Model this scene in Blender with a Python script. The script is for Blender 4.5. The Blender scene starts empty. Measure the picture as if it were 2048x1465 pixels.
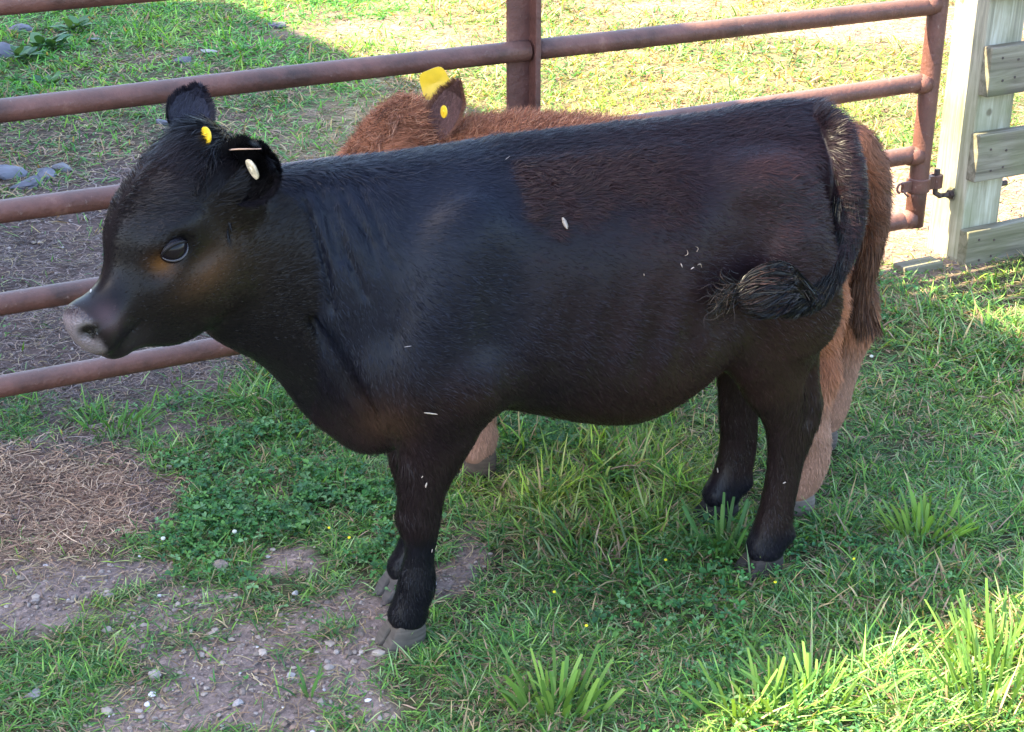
import bpy, math, time
import numpy as np
T0 = time.time()
R = math.radians
rng = np.random.default_rng(7)
sc = bpy.context.scene
col = sc.collection

# ------------------------------------------------------------ camera, sky, sun, exposure
CAM_H = 1.6
PITCH = math.atan(1382 / 3085)
FPX = 3085.0                                   # focal length in photo pixels (2048 wide)
cam_d = bpy.data.cameras.new('camera')
cam = bpy.data.objects.new('camera', cam_d)
col.objects.link(cam)
cam.location = (0, 0, CAM_H)
cam.rotation_euler = (math.pi / 2 - PITCH, 0, 0)
cam_d.sensor_width = 36
cam_d.lens = FPX / 2048 * 36
cam_d.clip_end = 2000
sc.camera = cam

SUN_AZ = R(180 + 7)                            # direction towards the sun, from +X counter-clockwise
SUN_EL = R(47.4)
SUN = np.array([math.cos(SUN_AZ) * math.cos(SUN_EL), math.sin(SUN_AZ) * math.cos(SUN_EL), math.sin(SUN_EL)])
w = bpy.data.worlds.new('World')
sc.world = w
w.use_nodes = True
nt = w.node_tree
bg = nt.nodes['Background']
sky = nt.nodes.new('ShaderNodeTexSky')
sky.sky_type = 'NISHITA'
sky.sun_disc = False
sky.sun_elevation = SUN_EL
sky.sun_rotation = math.pi / 2 - SUN_AZ
sky.dust_density = 1.5
nt.links.new(sky.outputs[0], bg.inputs[0])
bg.inputs[1].default_value = 0.15
sd = bpy.data.lights.new('sun', 'SUN')
sd.energy = 4.5
sd.angle = R(0.5)
sd.color = (1.0, 0.88, 0.58)
so = bpy.data.objects.new('sun', sd)
col.objects.link(so)
so.rotation_euler = (math.pi / 2 - SUN_EL, 0, SUN_AZ + math.pi / 2)
sc.view_settings.view_transform = 'Standard'
sc.view_settings.look = 'None'
sc.view_settings.gamma = 1
sc.view_settings.exposure = 2.8
sc.cycles.max_bounces = 6
sc.cycles.diffuse_bounces = 3
sc.cycles.glossy_bounces = 2
sc.cycles.transmission_bounces = 3
sc.cycles.transparent_max_bounces = 6
sc.cycles.use_denoising = True

# ------------------------------------------------------------ helpers
def at(px, py, z=0.0):
    """point of the ground (or of height z) seen at a pixel of the photograph"""
    c, s = math.cos(PITCH), math.sin(PITCH)
    x = (px - 1024) / FPX
    u = -(py - 732.5) / FPX
    r = np.array([x, c + u * s, u * c - s])
    t = (z - CAM_H) / r[2]
    return r * t + np.array([0, 0, CAM_H])

def hashn(i, j, k, seed):
    n = (i * 374761393 + j * 668265263 + k * 2147483647 + seed * 974634777) & 0x7fffffff
    n = ((n ^ (n >> 13)) * 1274126177) & 0x7fffffff
    n = n ^ (n >> 16)
    return (n & 0xffff) / 65535.0

def noise(x, y, z=0.0, seed=0):
    """value noise -1..1"""
    x = np.asarray(x, float); y = np.asarray(y, float); z = np.asarray(z, float) + np.zeros_like(x)
    i = np.floor(x).astype(np.int64); j = np.floor(y).astype(np.int64); k = np.floor(z).astype(np.int64)
    fx = x - i; fy = y - j; fz = z - k
    fx = fx * fx * (3 - 2 * fx); fy = fy * fy * (3 - 2 * fy); fz = fz * fz * (3 - 2 * fz)
    v = 0
    for a in (0, 1):
        for b in (0, 1):
            for c in (0, 1):
                wgt = (fx if a else 1 - fx) * (fy if b else 1 - fy) * (fz if c else 1 - fz)
                v = v + wgt * hashn(i + a, j + b, k + c, seed)
    return v * 2 - 1

def fbm(x, y, z=0.0, seed=0, o=3):
    v = 0; a = 1.0; t = 0
    for q in range(o):
        v = v + a * noise(x * 2 ** q, y * 2 ** q, np.asarray(z) * 2 ** q, seed + q * 17)
        t += a; a *= 0.5
    return v / t

def sm(x, a, b):
    t = np.clip((x - a) / (b - a), 0, 1)
    return t * t * (3 - 2 * t)

def fast_mesh(name, V, faces, mats, colors=None, parent=None, smooth=True, attrs=None, matidx=None):
    """faces: list of int arrays, each (n, 3) or (n, 4); colors: per vertex RGB"""
    me = bpy.data.meshes.new(name)
    V = np.ascontiguousarray(V, np.float32)
    me.vertices.add(len(V))
    me.vertices.foreach_set('co', V.ravel())
    faces = [np.asarray(f, np.int32) for f in faces if len(f)]
    nl = sum(f.size for f in faces); nf = sum(len(f) for f in faces)
    me.loops.add(nl)
    me.loops.foreach_set('vertex_index', np.concatenate([f.ravel() for f in faces]))
    me.polygons.add(nf)
    st = []; o = 0
    for f in faces:
        st.append(o + np.arange(len(f), dtype=np.int32) * f.shape[1]); o += f.size
    me.polygons.foreach_set('loop_start', np.concatenate(st).astype(np.int32))
    me.polygons.foreach_set('use_smooth', np.full(nf, smooth))
    if matidx is not None:
        me.polygons.foreach_set('material_index', np.asarray(matidx, np.int32))
    if colors is not None:
        at_ = me.color_attributes.new('tint', 'FLOAT_COLOR', 'POINT')
        c4 = np.ones((len(V), 4), np.float32); c4[:, :3] = colors
        at_.data.foreach_set('color', c4.ravel())
    for k, v in (attrs or {}).items():
        a_ = me.attributes.new(k, 'FLOAT', 'POINT')
        a_.data.foreach_set('value', np.asarray(v, np.float32))
    me.update(calc_edges=True)
    for m in (mats if isinstance(mats, (list, tuple)) else [mats]):
        me.materials.append(m)
    o = bpy.data.objects.new(name, me)
    col.objects.link(o)
    if parent is not None:
        o.parent = parent
    return o

def tag(o, label=None, cat=None, group=None, kind=None):
    if label: o['label'] = label
    if cat: o['category'] = cat
    if group: o['group'] = group
    if kind: o['kind'] = kind
    return o

def empty(name, loc, rz=0.0):
    o = bpy.data.objects.new(name, None)
    o.location = loc; o.rotation_euler = (0, 0, rz)
    o.empty_display_size = 0.2
    col.objects.link(o)
    return o

def ribbons(P, W, side):
    """P (N,K,3) centre points, W (N,K) half widths, side (N,3) or (N,K,3) -> verts, quads"""
    N, K, _ = P.shape
    if side.ndim == 2: side = side[:, None, :]
    L = P - side * W[..., None]; Rr = P + side * W[..., None]
    V = np.stack([L, Rr], 2).reshape(-1, 3)
    b = (np.arange(N) * K * 2)[:, None] + (np.arange(K - 1) * 2)[None]
    b = b.ravel()
    F = np.stack([b, b + 1, b + 3, b + 2], 1)
    return V, F

class MB:
    """collects boxes, tubes and lathes into one mesh"""
    def __init__(s): s.V = []; s.F3 = []; s.F4 = []; s.n = 0
    def add(s, V, F4=(), F3=()):
        V = np.asarray(V, float)
        if len(F4): s.F4.append(np.asarray(F4) + s.n)
        if len(F3): s.F3.append(np.asarray(F3) + s.n)
        s.V.append(V); s.n += len(V)
    def tube(s, P, r, seg=16, cap=True):
        P = np.asarray(P, float); K = len(P)
        r = np.broadcast_to(np.asarray(r, float), (K,))
        T = np.gradient(P, axis=0); T /= np.linalg.norm(T, axis=1)[:, None]
        up = np.array([0, 0, 1.0]) if abs(T[0, 2]) < .9 else np.array([1.0, 0, 0])
        V = []
        for i in range(K):
            a = np.cross(T[i], up); a /= np.linalg.norm(a); b = np.cross(a, T[i])
            th = np.arange(seg) * 2 * math.pi / seg
            V.append(P[i] + r[i] * (np.cos(th)[:, None] * a + np.sin(th)[:, None] * b))
        V = np.concatenate(V); F = []
        for i in range(K - 1):
            for j in range(seg):
                k = (j + 1) % seg
                F.append((i * seg + j, i * seg + k, (i + 1) * seg + k, (i + 1) * seg + j))
        F3 = []
        if cap:
            V = np.concatenate([V, [P[0], P[-1]]]); a = K * seg
            for j in range(seg):
                k = (j + 1) % seg
                F3.append((a, k, j)); F3.append((a + 1, (K - 1) * seg + j, (K - 1) * seg + k))
        s.add(V, F, F3)
    def box(s, c, ax, ay, az):
        """centre and three half-axis vectors"""
        c, ax, ay, az = map(lambda q: np.asarray(q, float), (c, ax, ay, az))
        V = [c + i * ax + j * ay + k * az for k in (-1, 1) for j in (-1, 1) for i in (-1, 1)]
        s.add(V, [(0, 2, 3, 1), (4, 5, 7, 6), (0, 1, 5, 4), (2, 6, 7, 3), (0, 4, 6, 2), (1, 3, 7, 5)])
    def build(s, name, m, parent=None, smooth=False, bevel=0, disp=0, auto=True):
        V = np.concatenate(s.V)
        fs = []
        if s.F4: fs.append(np.concatenate(s.F4))
        if s.F3: fs.append(np.concatenate(s.F3))
        o = fast_mesh(name, V, fs, m, parent=parent, smooth=smooth)
        if bevel:
            b = o.modifiers.new('bevel', 'BEVEL'); b.width = bevel; b.segments = 2; b.limit_method = 'ANGLE'
        return o

# ------------------------------------------------------------ materials
def mat(name):
    m = bpy.data.materials.new(name); m.use_nodes = True
    n = m.node_tree; b = n.nodes['Principled BSDF']
    return m, n, b

def N(n, t, **kw):
    x = n.nodes.new(t)
    for k, v in kw.items():
        if k.startswith('i_'):
            x.inputs[k[2:].replace('_', ' ')].default_value = v
        else: setattr(x, k, v)
    return x

def ramp(n, src, stops):
    r = n.nodes.new('ShaderNodeValToRGB')
    e = r.color_ramp.elements
    while len(e) < len(stops): e.new(0.5)
    for q, (p, c) in zip(e, stops):
        q.position = p; q.color = (*c, 1) if len(c) == 3 else c
    n.links.new(src, r.inputs[0])
    return r.outputs[0]

def mixc(n, f, a, b, mode='MIX'):
    x = n.nodes.new('ShaderNodeMix'); x.data_type = 'RGBA'; x.blend_type = mode
    for i, v in ((0, f), (6, a), (7, b)):
        if isinstance(v, (int, float)): x.inputs[i].default_value = v
        elif isinstance(v, tuple): x.inputs[i].default_value = (*v, 1)
        else: n.links.new(v, x.inputs[i])
    return x.outputs[2]

def leaf_mat(name, transl=0.35, rough=0.5, spec=0.25):
    m, n, b = mat(name)
    a = N(n, 'ShaderNodeAttribute', attribute_name='tint')
    n.links.new(a.outputs[0], b.inputs['Base Color'])
    b.inputs['Roughness'].default_value = rough
    b.inputs['Specular IOR Level'].default_value = spec
    if transl:
        t = n.nodes.new('ShaderNodeBsdfTranslucent')
        tc = mixc(n, 1.0, a.outputs[0], (1.45, 1.25, .35), 'MULTIPLY')
        n.links.new(tc, t.inputs[0])
        ms = n.nodes.new('ShaderNodeMixShader'); ms.inputs[0].default_value = transl
        n.links.new(b.outputs[0], ms.inputs[1]); n.links.new(t.outputs[0], ms.inputs[2])
        n.links.new(ms.outputs[0], n.nodes['Material Output'].inputs[0])
    return m

M_GRASS = leaf_mat('grass_blades', .35, .5, .22)
M_CLOVER = leaf_mat('clover_leaf', .25, .55, .2)
M_STRAW = leaf_mat('dry_straw', .15, .6, .2)
M_STONE = leaf_mat('stone_mix', 0, .85, .2)

def ground_mat():
    m, n, b = mat('soil')
    geo = n.nodes.new('ShaderNodeNewGeometry')
    P = geo.outputs['Position']
    def noi(scale, det=6, rough=.6, dist=0.0):
        x = N(n, 'ShaderNodeTexNoise'); x.inputs['Scale'].default_value = scale
        x.inputs['Detail'].default_value = det; x.inputs['Roughness'].default_value = rough
        x.inputs['Distortion'].default_value = dist
        n.links.new(P, x.inputs['Vector']); return x.outputs['Fac']
    a = N(n, 'ShaderNodeAttribute', attribute_name='tint')
    big = ramp(n, noi(3.2), [(.3, (.75, .75, .78)), (.7, (1.25, 1.2, 1.15))])
    fine = ramp(n, noi(90, 5, .75), [(.28, (.45, .43, .42)), (.5, (1, 1, 1)), (.74, (1.6, 1.55, 1.5))])
    c1 = mixc(n, 1.0, a.outputs[0], big, 'MULTIPLY')
    c2 = mixc(n, 1.0, c1, fine, 'MULTIPLY')
    v = N(n, 'ShaderNodeTexVoronoi'); v.inputs['Scale'].default_value = 120
    n.links.new(P, v.inputs['Vector'])
    grit = ramp(n, v.outputs['Color'], [(.0, (.6, .6, .6)), (.8, (1.05, 1.05, 1.05)), (.97, (1.9, 1.85, 1.8))])
    c3 = mixc(n, .6, c2, grit, 'MULTIPLY')
    n.links.new(c3, b.inputs['Base Color'])
    b.inputs['Roughness'].default_value = .95
    b.inputs['Specular IOR Level'].default_value = .15
    bp = N(n, 'ShaderNodeBump'); bp.inputs['Strength'].default_value = .9; bp.inputs['Distance'].default_value = .006
    n.links.new(noi(60, 7, .75), bp.inputs['Height'])
    n.links.new(bp.outputs[0], b.inputs['Normal'])
    return m
M_SOIL = ground_mat()

def rust_mat():
    m, n, b = mat('rusty_pipe')
    tc = N(n, 'ShaderNodeTexCoord'); P = tc.outputs['Object']
    x = N(n, 'ShaderNodeTexNoise'); x.inputs['Scale'].default_value = 7; x.inputs['Detail'].default_value = 8; x.inputs['Roughness'].default_value = .7
    n.links.new(P, x.inputs[0])
    c = ramp(n, x.outputs['Fac'], [(.3, (.038, .016, .012)), (.45, (.098, .038, .028)), (.6, (.150, .058, .042)), (.72, (.28, .14, .10))])
    y = N(n, 'ShaderNodeTexNoise'); y.inputs['Scale'].default_value = 55; y.inputs['Detail'].default_value = 4; y.inputs['Roughness'].default_value = .7
    n.links.new(P, y.inputs[0])
    spk = ramp(n, y.outputs['Fac'], [(.64, (0, 0, 0)), (.72, (1, 1, 1))])
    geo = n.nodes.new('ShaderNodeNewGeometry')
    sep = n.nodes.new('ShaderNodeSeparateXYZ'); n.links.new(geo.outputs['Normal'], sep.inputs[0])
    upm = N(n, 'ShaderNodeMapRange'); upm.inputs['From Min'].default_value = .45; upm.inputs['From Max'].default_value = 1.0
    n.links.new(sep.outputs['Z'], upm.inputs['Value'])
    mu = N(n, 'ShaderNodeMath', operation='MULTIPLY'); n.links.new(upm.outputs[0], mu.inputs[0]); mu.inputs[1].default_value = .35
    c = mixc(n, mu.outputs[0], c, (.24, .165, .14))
    mx = N(n, 'ShaderNodeMath', operation='MULTIPLY'); n.links.new(spk, mx.inputs[0]); mx.inputs[1].default_value = .45
    c = mixc(n, mx.outputs[0], c, (.30, .20, .165))
    n.links.new(c, b.inputs['Base Color'])
    b.inputs['Roughness'].default_value = .55
    b.inputs['Specular IOR Level'].default_value = .45
    bp = N(n, 'ShaderNodeBump'); bp.inputs['Strength'].default_value = .8; bp.inputs['Distance'].default_value = .004
    n.links.new(y.outputs['Fac'], bp.inputs['Height']); n.links.new(bp.outputs[0], b.inputs['Normal'])
    return m
M_RUST = rust_mat()

def wood_mat(name, axis, c0, c1, algae):
    """weathered timber, grain running along `axis` of the object"""
    m, n, b = mat(name)
    tc = N(n, 'ShaderNodeTexCoord')
    mp = N(n, 'ShaderNodeMapping')
    sc3 = [26, 26, 26]; sc3[axis] = 1.6
    mp.inputs['Scale'].default_value = sc3
    n.links.new(tc.outputs['Object'], mp.inputs[0])
    x = N(n, 'ShaderNodeTexNoise'); x.inputs['Scale'].default_value = 1.6; x.inputs['Detail'].default_value = 7; x.inputs['Roughness'].default_value = .65; x.inputs['Distortion'].default_value = .8
    n.links.new(mp.outputs[0], x.inputs[0])
    c = ramp(n, x.outputs['Fac'], [(.28, tuple(q * .5 for q in c0)), (.45, c0), (.62, c1), (.8, tuple(q * 1.15 for q in c1))])
    y = N(n, 'ShaderNodeTexNoise'); y.inputs['Scale'].default_value = 6; y.inputs['Detail'].default_value = 5
    n.links.new(tc.outputs['Object'], y.inputs[0])
    f = ramp(n, y.outputs['Fac'], [(.38, (0, 0, 0)), (.62, (1, 1, 1))])
    mu = N(n, 'ShaderNodeMath', operation='MULTIPLY'); n.links.new(f, mu.inputs[0]); mu.inputs[1].default_value = algae
    c = mixc(n, mu.outputs[0], c, (.135, .150, .055))
    v = N(n, 'ShaderNodeTexVoronoi'); v.inputs['Scale'].default_value = 7; n.links.new(tc.outputs['Object'], v.inputs[0])
    kn = ramp(n, v.outputs['Distance'], [(.05, (.35, .3, .26)), (.1, (1, 1, 1))])
    c = mixc(n, .8, c, kn, 'MULTIPLY')
    n.links.new(c, b.inputs['Base Color'])
    b.inputs['Roughness'].default_value = .85
    b.inputs['Specular IOR Level'].default_value = .2
    bp = N(n, 'ShaderNodeBump'); bp.inputs['Strength'].default_value = .5; bp.inputs['Distance'].default_value = .003
    n.links.new(x.outputs['Fac'], bp.inputs['Height']); n.links.new(bp.outputs[0], b.inputs['Normal'])
    return m
M_POST = wood_mat('weathered_post', 2, (.31, .28, .21), (.46, .43, .35), .5)
M_BOARD = wood_mat('weathered_board', 0, (.150, .125, .095), (.240, .205, .160), .3)
M_BARNW = wood_mat('barn_siding', 2, (.22, .10, .08), (.30, .14, .10), .1)

def simple_mat(name, c, rough=.5, spec=.5, noise_amt=.25, scale=30):
    m, n, b = mat(name)
    tc = N(n, 'ShaderNodeTexCoord')
    x = N(n, 'ShaderNodeTexNoise'); x.inputs['Scale'].default_value = scale; x.inputs['Detail'].default_value = 5
    n.links.new(tc.outputs['Object'], x.inputs[0])
    lo = tuple(q * (1 - noise_amt) for q in c); hi = tuple(min(1, q * (1 + noise_amt)) for q in c)
    cc = ramp(n, x.outputs['Fac'], [(.3, lo), (.7, hi)])
    n.links.new(cc, b.inputs['Base Color'])
    b.inputs['Roughness'].default_value = rough
    b.inputs['Specular IOR Level'].default_value = spec
    return m
M_ROOF = simple_mat('roof_tin', (.35, .36, .37), .5)
M_EYE = simple_mat('eye_black', (.008, .006, .008), .14, .16, .2)
M_LIDS = simple_mat('eyelid_skin', (.050, .044, .048), .5, .4)
M_TAGY = simple_mat('yellow_plastic', (.75, .46, .02), .4, .5, .12)
M_TAGW = simple_mat('pale_plastic', (.62, .52, .36), .5, .4, .3, 120)
M_DARKMETAL = simple_mat('dark_iron', (.05, .03, .028), .6)
M_HOOF = simple_mat('hoof_horn', (.20, .165, .13), .6, .3, .5, 60)
M_HOOFD = simple_mat('hoof_horn_dark', (.07, .065, .07), .55, .35, .5, 60)

# ------------------------------------------------------------ ground cover map (world x, y)
def poly_mask(x, y, pix, soft):
    """soft inside mask of a polygon given by the photo pixels of its corners on the ground"""
    Pw = np.array([at(a, b)[:2] for a, b in pix])
    d = np.full(x.shape, 1e9); inside = np.zeros(x.shape, bool)
    n_ = len(Pw)
    for i in range(n_):
        a = Pw[i]; b = Pw[(i + 1) % n_]; e = b - a
        t = np.clip(((x - a[0]) * e[0] + (y - a[1]) * e[1]) / (e @ e), 0, 1)
        d = np.minimum(d, np.hypot(x - a[0] - t * e[0], y - a[1] - t * e[1]))
        c1 = (a[1] > y) != (b[1] > y)
        xi = a[0] + (y - a[1]) * e[0] / (e[1] if abs(e[1]) > 1e-9 else 1e-9)
        inside ^= c1 & (x < xi)
    sdv = np.where(inside, -d, d)
    return 1 - sm(sdv, -soft, soft)

def blob(x, y, px, py, r, rr=None):
    c = at(px, py)
    return np.exp(-(((x - c[0]) / r) ** 2 + ((y - c[1]) / (rr or r)) ** 2))

def cover(x, y):
    """dict of masks: grass density, long grass, clover, straw litter, gravel, tan dirt, far dry field"""
    shp = np.shape(x)
    x = np.asarray(x, float).ravel(); y = np.asarray(y, float).ravel()
    j = fbm(x * 2.6, y * 2.6, seed=3, o=4) * .22
    j2 = fbm(x * 9, y * 9, seed=9) * .05
    X = x + j + j2; Y = y + fbm(x * 2.2, y * 2.2, seed=5) * .16 + j2
    mulch = poly_mask(X, Y, [(-400, 420), (0, 395), (150, 360), (270, 320), (420, 300), (700, 330), (760, 520), (560, 770), (440, 800), (200, 800), (0, 790), (-400, 800)], .10)
    sparse = poly_mask(X, Y, [(-400, 300), (0, 250), (150, 235), (320, 240), (560, 210), (690, 240), (700, 330), (420, 310), (100, 375), (-400, 420)], .10)
    bare2 = poly_mask(X, Y, [(-500, 780), (200, 780), (520, 740), (560, 800), (500, 860), (380, 880), (330, 930), (200, 1110), (-500, 1130)], .06)
    straw = poly_mask(X, Y, [(-400, 880), (120, 900), (260, 910), (310, 950), (240, 1010), (170, 1080), (140, 1140), (40, 1165), (-400, 1160)], .13) * (.62 + .38 * sm(fbm(X * 6, Y * 6, seed=131), -.4, .1))
    gravel = np.maximum.reduce([
        poly_mask(X, Y, [(-500, 1150), (130, 1150), (240, 1160), (200, 1230), (60, 1240), (60, 1310), (-500, 1320)], .035),
        poly_mask(X, Y, [(380, 1115), (500, 1105), (520, 1150), (440, 1185), (340, 1190)], .03),
        poly_mask(X, Y, [(60, 1290), (200, 1235), (330, 1215), (420, 1245), (600, 1200), (800, 1215), (810, 1310), (740, 1380), (660, 1440), (520, 1500), (60, 1510), (90, 1420), (170, 1370)], .035),
        poly_mask(X, Y, [(890, 1060), (960, 1100), (950, 1190), (880, 1230), (860, 1180)], .02)])
    clump = np.zeros_like(x) + 0.0
    for q in ((110, 1330, .07), (330, 1260, .05), (260, 1290, .05), (430, 1240, .05), (530, 1340, .04), (20, 1450, .07), (280, 1200, .045), (640, 1270, .03), (600, 1440, .04),
              (150, 1400, .03)):
        clump = np.maximum(clump, blob(X, Y, *q))
    c2 = np.zeros_like(x)
    for q in ((225, 825, .07), (80, 830, .08), (20, 870, .08), (360, 880, .08), (30, 820, .05), (460, 800, .09), (300, 870, .05), (190, 960, .03), (560, 790, .08)):
        c2 = np.maximum(c2, blob(X, Y, *q))
    # beyond the gate
    far = sm(y, 4.3, 5.6)
    dirt_r = np.maximum.reduce([
        poly_mask(X, Y, [(1640, 330), (1760, 300), (1880, 330), (2048, 335), (2500, 330), (2500, 440), (2048, 440), (1960, 520), (1800, 535), (1700, 560), (1600, 480)], .10),
        poly_mask(X, Y, [(1380, 60), (1650, 30), (1900, 10), (2500, 0), (2500, 110), (1900, 95), (1700, 95), (1500, 80)], .3),
        poly_mask(X, Y, [(560, 60), (640, 20), (900, 30), (1000, 60), (980, 110), (800, 110)], .3) * .85,
        poly_mask(X, Y, [(1130, 0), (1500, -20), (1480, 30), (1200, 45)], .3) * .85])
    patch = sm(fbm(x * 1.7, y * 1.7, seed=21), .05, .45)
    g = np.ones_like(x)
    g *= 1 - .97 * mulch
    g *= 1 - .75 * sparse * (1 - patch * .4)
    strip = poly_mask(X, Y, [(120, 105), (430, 95), (640, 165), (760, 235), (560, 245), (140, 240)], .15) * (1 - .7 * sm(fbm(x * 4, y * 4, seed=141), -.1, .3))
    g *= 1 - .7 * strip
    g *= 1 - .93 * bare2 * (1 - c2)
    g = np.maximum(g, c2 * .9 * (1 - straw * .5))
    g *= 1 - .97 * straw
    g *= 1 - .97 * gravel * (1 - clump * .75)
    g *= 1 - .95 * dirt_r
    g *= 1 - .35 * far * patch * sm(x, -1.2, -.4)
    near_fence = blob(X, Y, 1870, 560, .28, .2)
    g *= 1 - .5 * near_fence
    hay = blob(X, Y, 1850, 1205, .06) * .8
    g *= 1 - .6 * hay
    clover = poly_mask(X, Y, [(420, 860), (600, 850), (800, 920), (800, 1150), (760, 1240), (600, 1210), (300, 1210), (170, 1120), (280, 1010)], .08)
    clover = np.maximum(clover, poly_mask(X, Y, [(900, 840), (1180, 860), (1050, 960), (900, 960)], .08) * .6)
    clover = np.maximum(clover, .35 * sm(fbm(x * 3, y * 3, seed=33), .0, .4))
    longg = poly_mask(X, Y, [(1000, 930), (1120, 890), (1260, 900), (1420, 1000), (1390, 1110), (1200, 1180), (1050, 1150), (980, 1050)], .07)
    longg = np.maximum(longg, poly_mask(X, Y, [(1500, 1150), (1800, 1050), (2100, 1000), (2100, 1200), (1700, 1300), (1500, 1250)], .08) * .55)
    longg = np.maximum(longg, poly_mask(X, Y, [(1440, 1330), (1700, 1260), (2100, 1180), (2200, 1500), (1440, 1500)], .05) * .8)
    longg = np.maximum(longg, blob(X, Y, 560, 790, .10) * .8)
    longg = np.maximum(longg, poly_mask(X, Y, [(1700, 620), (1850, 600), (2100, 700), (2100, 800), (1750, 760)], .08) * .5)
    longg = np.maximum(longg, np.maximum(blob(X, Y, 1510, 1165, .07), np.maximum(blob(X, Y, 1425, 1065, .07), np.maximum(blob(X, Y, 930, 905, .09), blob(X, Y, 1600, 1060, .07)))))
    hoofwear = np.maximum(blob(X, Y, 1000, 1150, .06), blob(X, Y, 900, 1150, .06))
    g *= 1 - .7 * hoofwear
    d = dict(grass=np.clip(g, 0, 1), clover=clover, long=longg, mulch=mulch, sparse=np.maximum(sparse, strip * .8), bare=bare2, straw=straw, gravel=gravel, dirt=dirt_r, far=far, patch=patch, hay=hay, c2=c2)
    return {k: v.reshape(shp) for k, v in d.items()}

def gz(x, y):
    """height of the ground"""
    r = np.hypot(x, y - 2.6)
    a = fbm(x * 1.3, y * 1.3, seed=41, o=2) * .012 + fbm(x * 7, y * 7, seed=43, o=3) * .005
    return a * sm(r, .0, .4) - .002

# ground: one sheet, fine near the calves and stretching to the horizon
def axis_coords(a, b, fine, lim):
    core = np.arange(a, b + fine / 2, fine)
    out = []; s = fine; q = b
    while q < lim:
        s *= 1.35; q += s; out.append(q)
    out2 = []; s = fine; q = a
    while q > -lim:
        s *= 1.35; q -= s; out2.append(q)
    return np.concatenate([out2[::-1], core, out])
gx = axis_coords(-3.0, 3.2, .02, 400)
gy = axis_coords(1.0, 9.0, .022, 400)
GX, GY = np.meshgrid(gx, gy, indexing='ij')
cv = cover(GX, GY)
GZ = np.where((np.abs(GX) < 6) & (GY < 14) & (GY > -3), gz(GX, GY), 0) + np.clip(np.abs(GX) + np.abs(GY) - 30, 0, None) * 0
GZ = GZ + cv['mulch'] * fbm(GX * 14, GY * 14, seed=88) * .008 + cv['straw'] * .006 + cv['gravel'] * fbm(GX * 25, GY * 25, seed=77) * .004
def lerp(a, b, t): return a + (b - a) * t[..., None]
C = np.zeros(GX.shape + (3,)) + np.array([.060, .052, .032])             # soil under turf
C = lerp(C, np.array([.070, .075, .030]), cv['grass'] * .6)
C = lerp(C, np.array([.120, .082, .070]), np.clip(cv['mulch'] + cv['sparse'] * .5, 0, 1) * (1 - cv['grass'] * .6))
C = lerp(C, np.array([.19, .135, .112]), cv['bare'] * (1 - cv['grass'] * .5))
C = lerp(C, np.array([.19, .115, .080]), cv['straw'] * .8)
C = lerp(C, np.array([.255, .192, .165]), cv['gravel'] * (1 - cv['grass'] * .5))
C = lerp(C, np.array([.27, .19, .155]), cv['dirt'])
C = lerp(C, np.array([.27, .22, .13]), cv['far'] * (.35 + .6 * cv['patch']) * (1 - cv['dirt']) * sm(GX, -1.2, -.4))
nx_, ny_ = GX.shape
idx = np.arange(nx_ * ny_).reshape(nx_, ny_)
Fg = np.stack([idx[:-1, :-1], idx[1:, :-1], idx[1:, 1:], idx[:-1, 1:]], -1).reshape(-1, 4)
ground = fast_mesh('ground', np.stack([GX, GY, GZ], -1).reshape(-1, 3), [Fg], M_SOIL, C.reshape(-1, 3))
tag(ground, 'worn pasture ground of soil, grit and turf', 'ground', kind='structure')
print('ground', time.time() - T0)

# ------------------------------------------------------------ grass, clover, straw, gravel (stuff)
def in_view(x, y, m=.06):
    """a generous region of ground, the photo's view and a step to each side"""
    depth = y * math.cos(PITCH) + CAM_H * math.sin(PITCH)
    return (np.abs(x) < depth * (.332 + m) + .12) & (y > 1.85)

def scatter(n, y0, y1):
    y = y0 + (y1 - y0) * rng.random(n)
    dm = y1 * math.cos(PITCH) + CAM_H * math.sin(PITCH)
    n2 = int(n * 1.33); y = y0 + (y1 - y0) * rng.random(n2)
    x = (rng.random(n2) * 2 - 1) * (dm * .52 + .15)
    k = in_view(x, y) | ((rng.random(n2) < .5) & in_view(x, y, .19))
    return x[k], y[k]

def blade_set(x, y, length, width, lean, K=4, colour=None, zoff=0.0, flat=0.0):
    n = len(x)
    az = rng.random(n) * 2 * math.pi
    d = np.stack([np.cos(az), np.sin(az), np.zeros(n)], 1)
    z = gz(x, y) + zoff
    t = np.linspace(0, 1, K)[None]
    el0 = np.clip(lean + rng.normal(0, .22, n), 0.05, 1.45)          # angle from vertical at base
    bend = rng.random(n) * .9 + .1
    ang = el0[:, None] + bend[:, None] * t * 1.1
    seg = length[:, None] / (K - 1)
    hx = np.cumsum(np.sin(ang) * seg, 1) - np.sin(ang[:, :1]) * seg
    hz = np.cumsum(np.cos(ang) * seg, 1) - np.cos(ang[:, :1]) * seg
    hz = np.maximum(hz, -.2 * length[:, None] * 0 + 0.0015)
    P = np.stack([x[:, None] + d[:, 0:1] * hx, y[:, None] + d[:, 1:2] * hx, z[:, None] + hz], -1)
    wprof = np.array([.7, 1.0, .85, .12]) if K == 4 else np.interp(np.linspace(0, 1, K), [0, .3, .7, 1], [.7, 1, .8, .12])
    W = width[:, None] * .5 * wprof[None]
    tw = rng.normal(0, .5, n)
    s = np.stack([-np.sin(az + tw), np.cos(az + tw), rng.normal(0, .25, n)], 1)
    s /= np.linalg.norm(s, axis=1)[:, None]
    V, F = ribbons(P, W, s)
    c = np.repeat(colour[:, None, :] * 1.30, K, 1)
    g_ = np.interp(np.linspace(0, 1, K), [0, 1], [.8, 1.1])[None, :, None]
    c = c * g_
    c = np.repeat(c, 2, 1).reshape(-1, 3)
    return V, F, c

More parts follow.
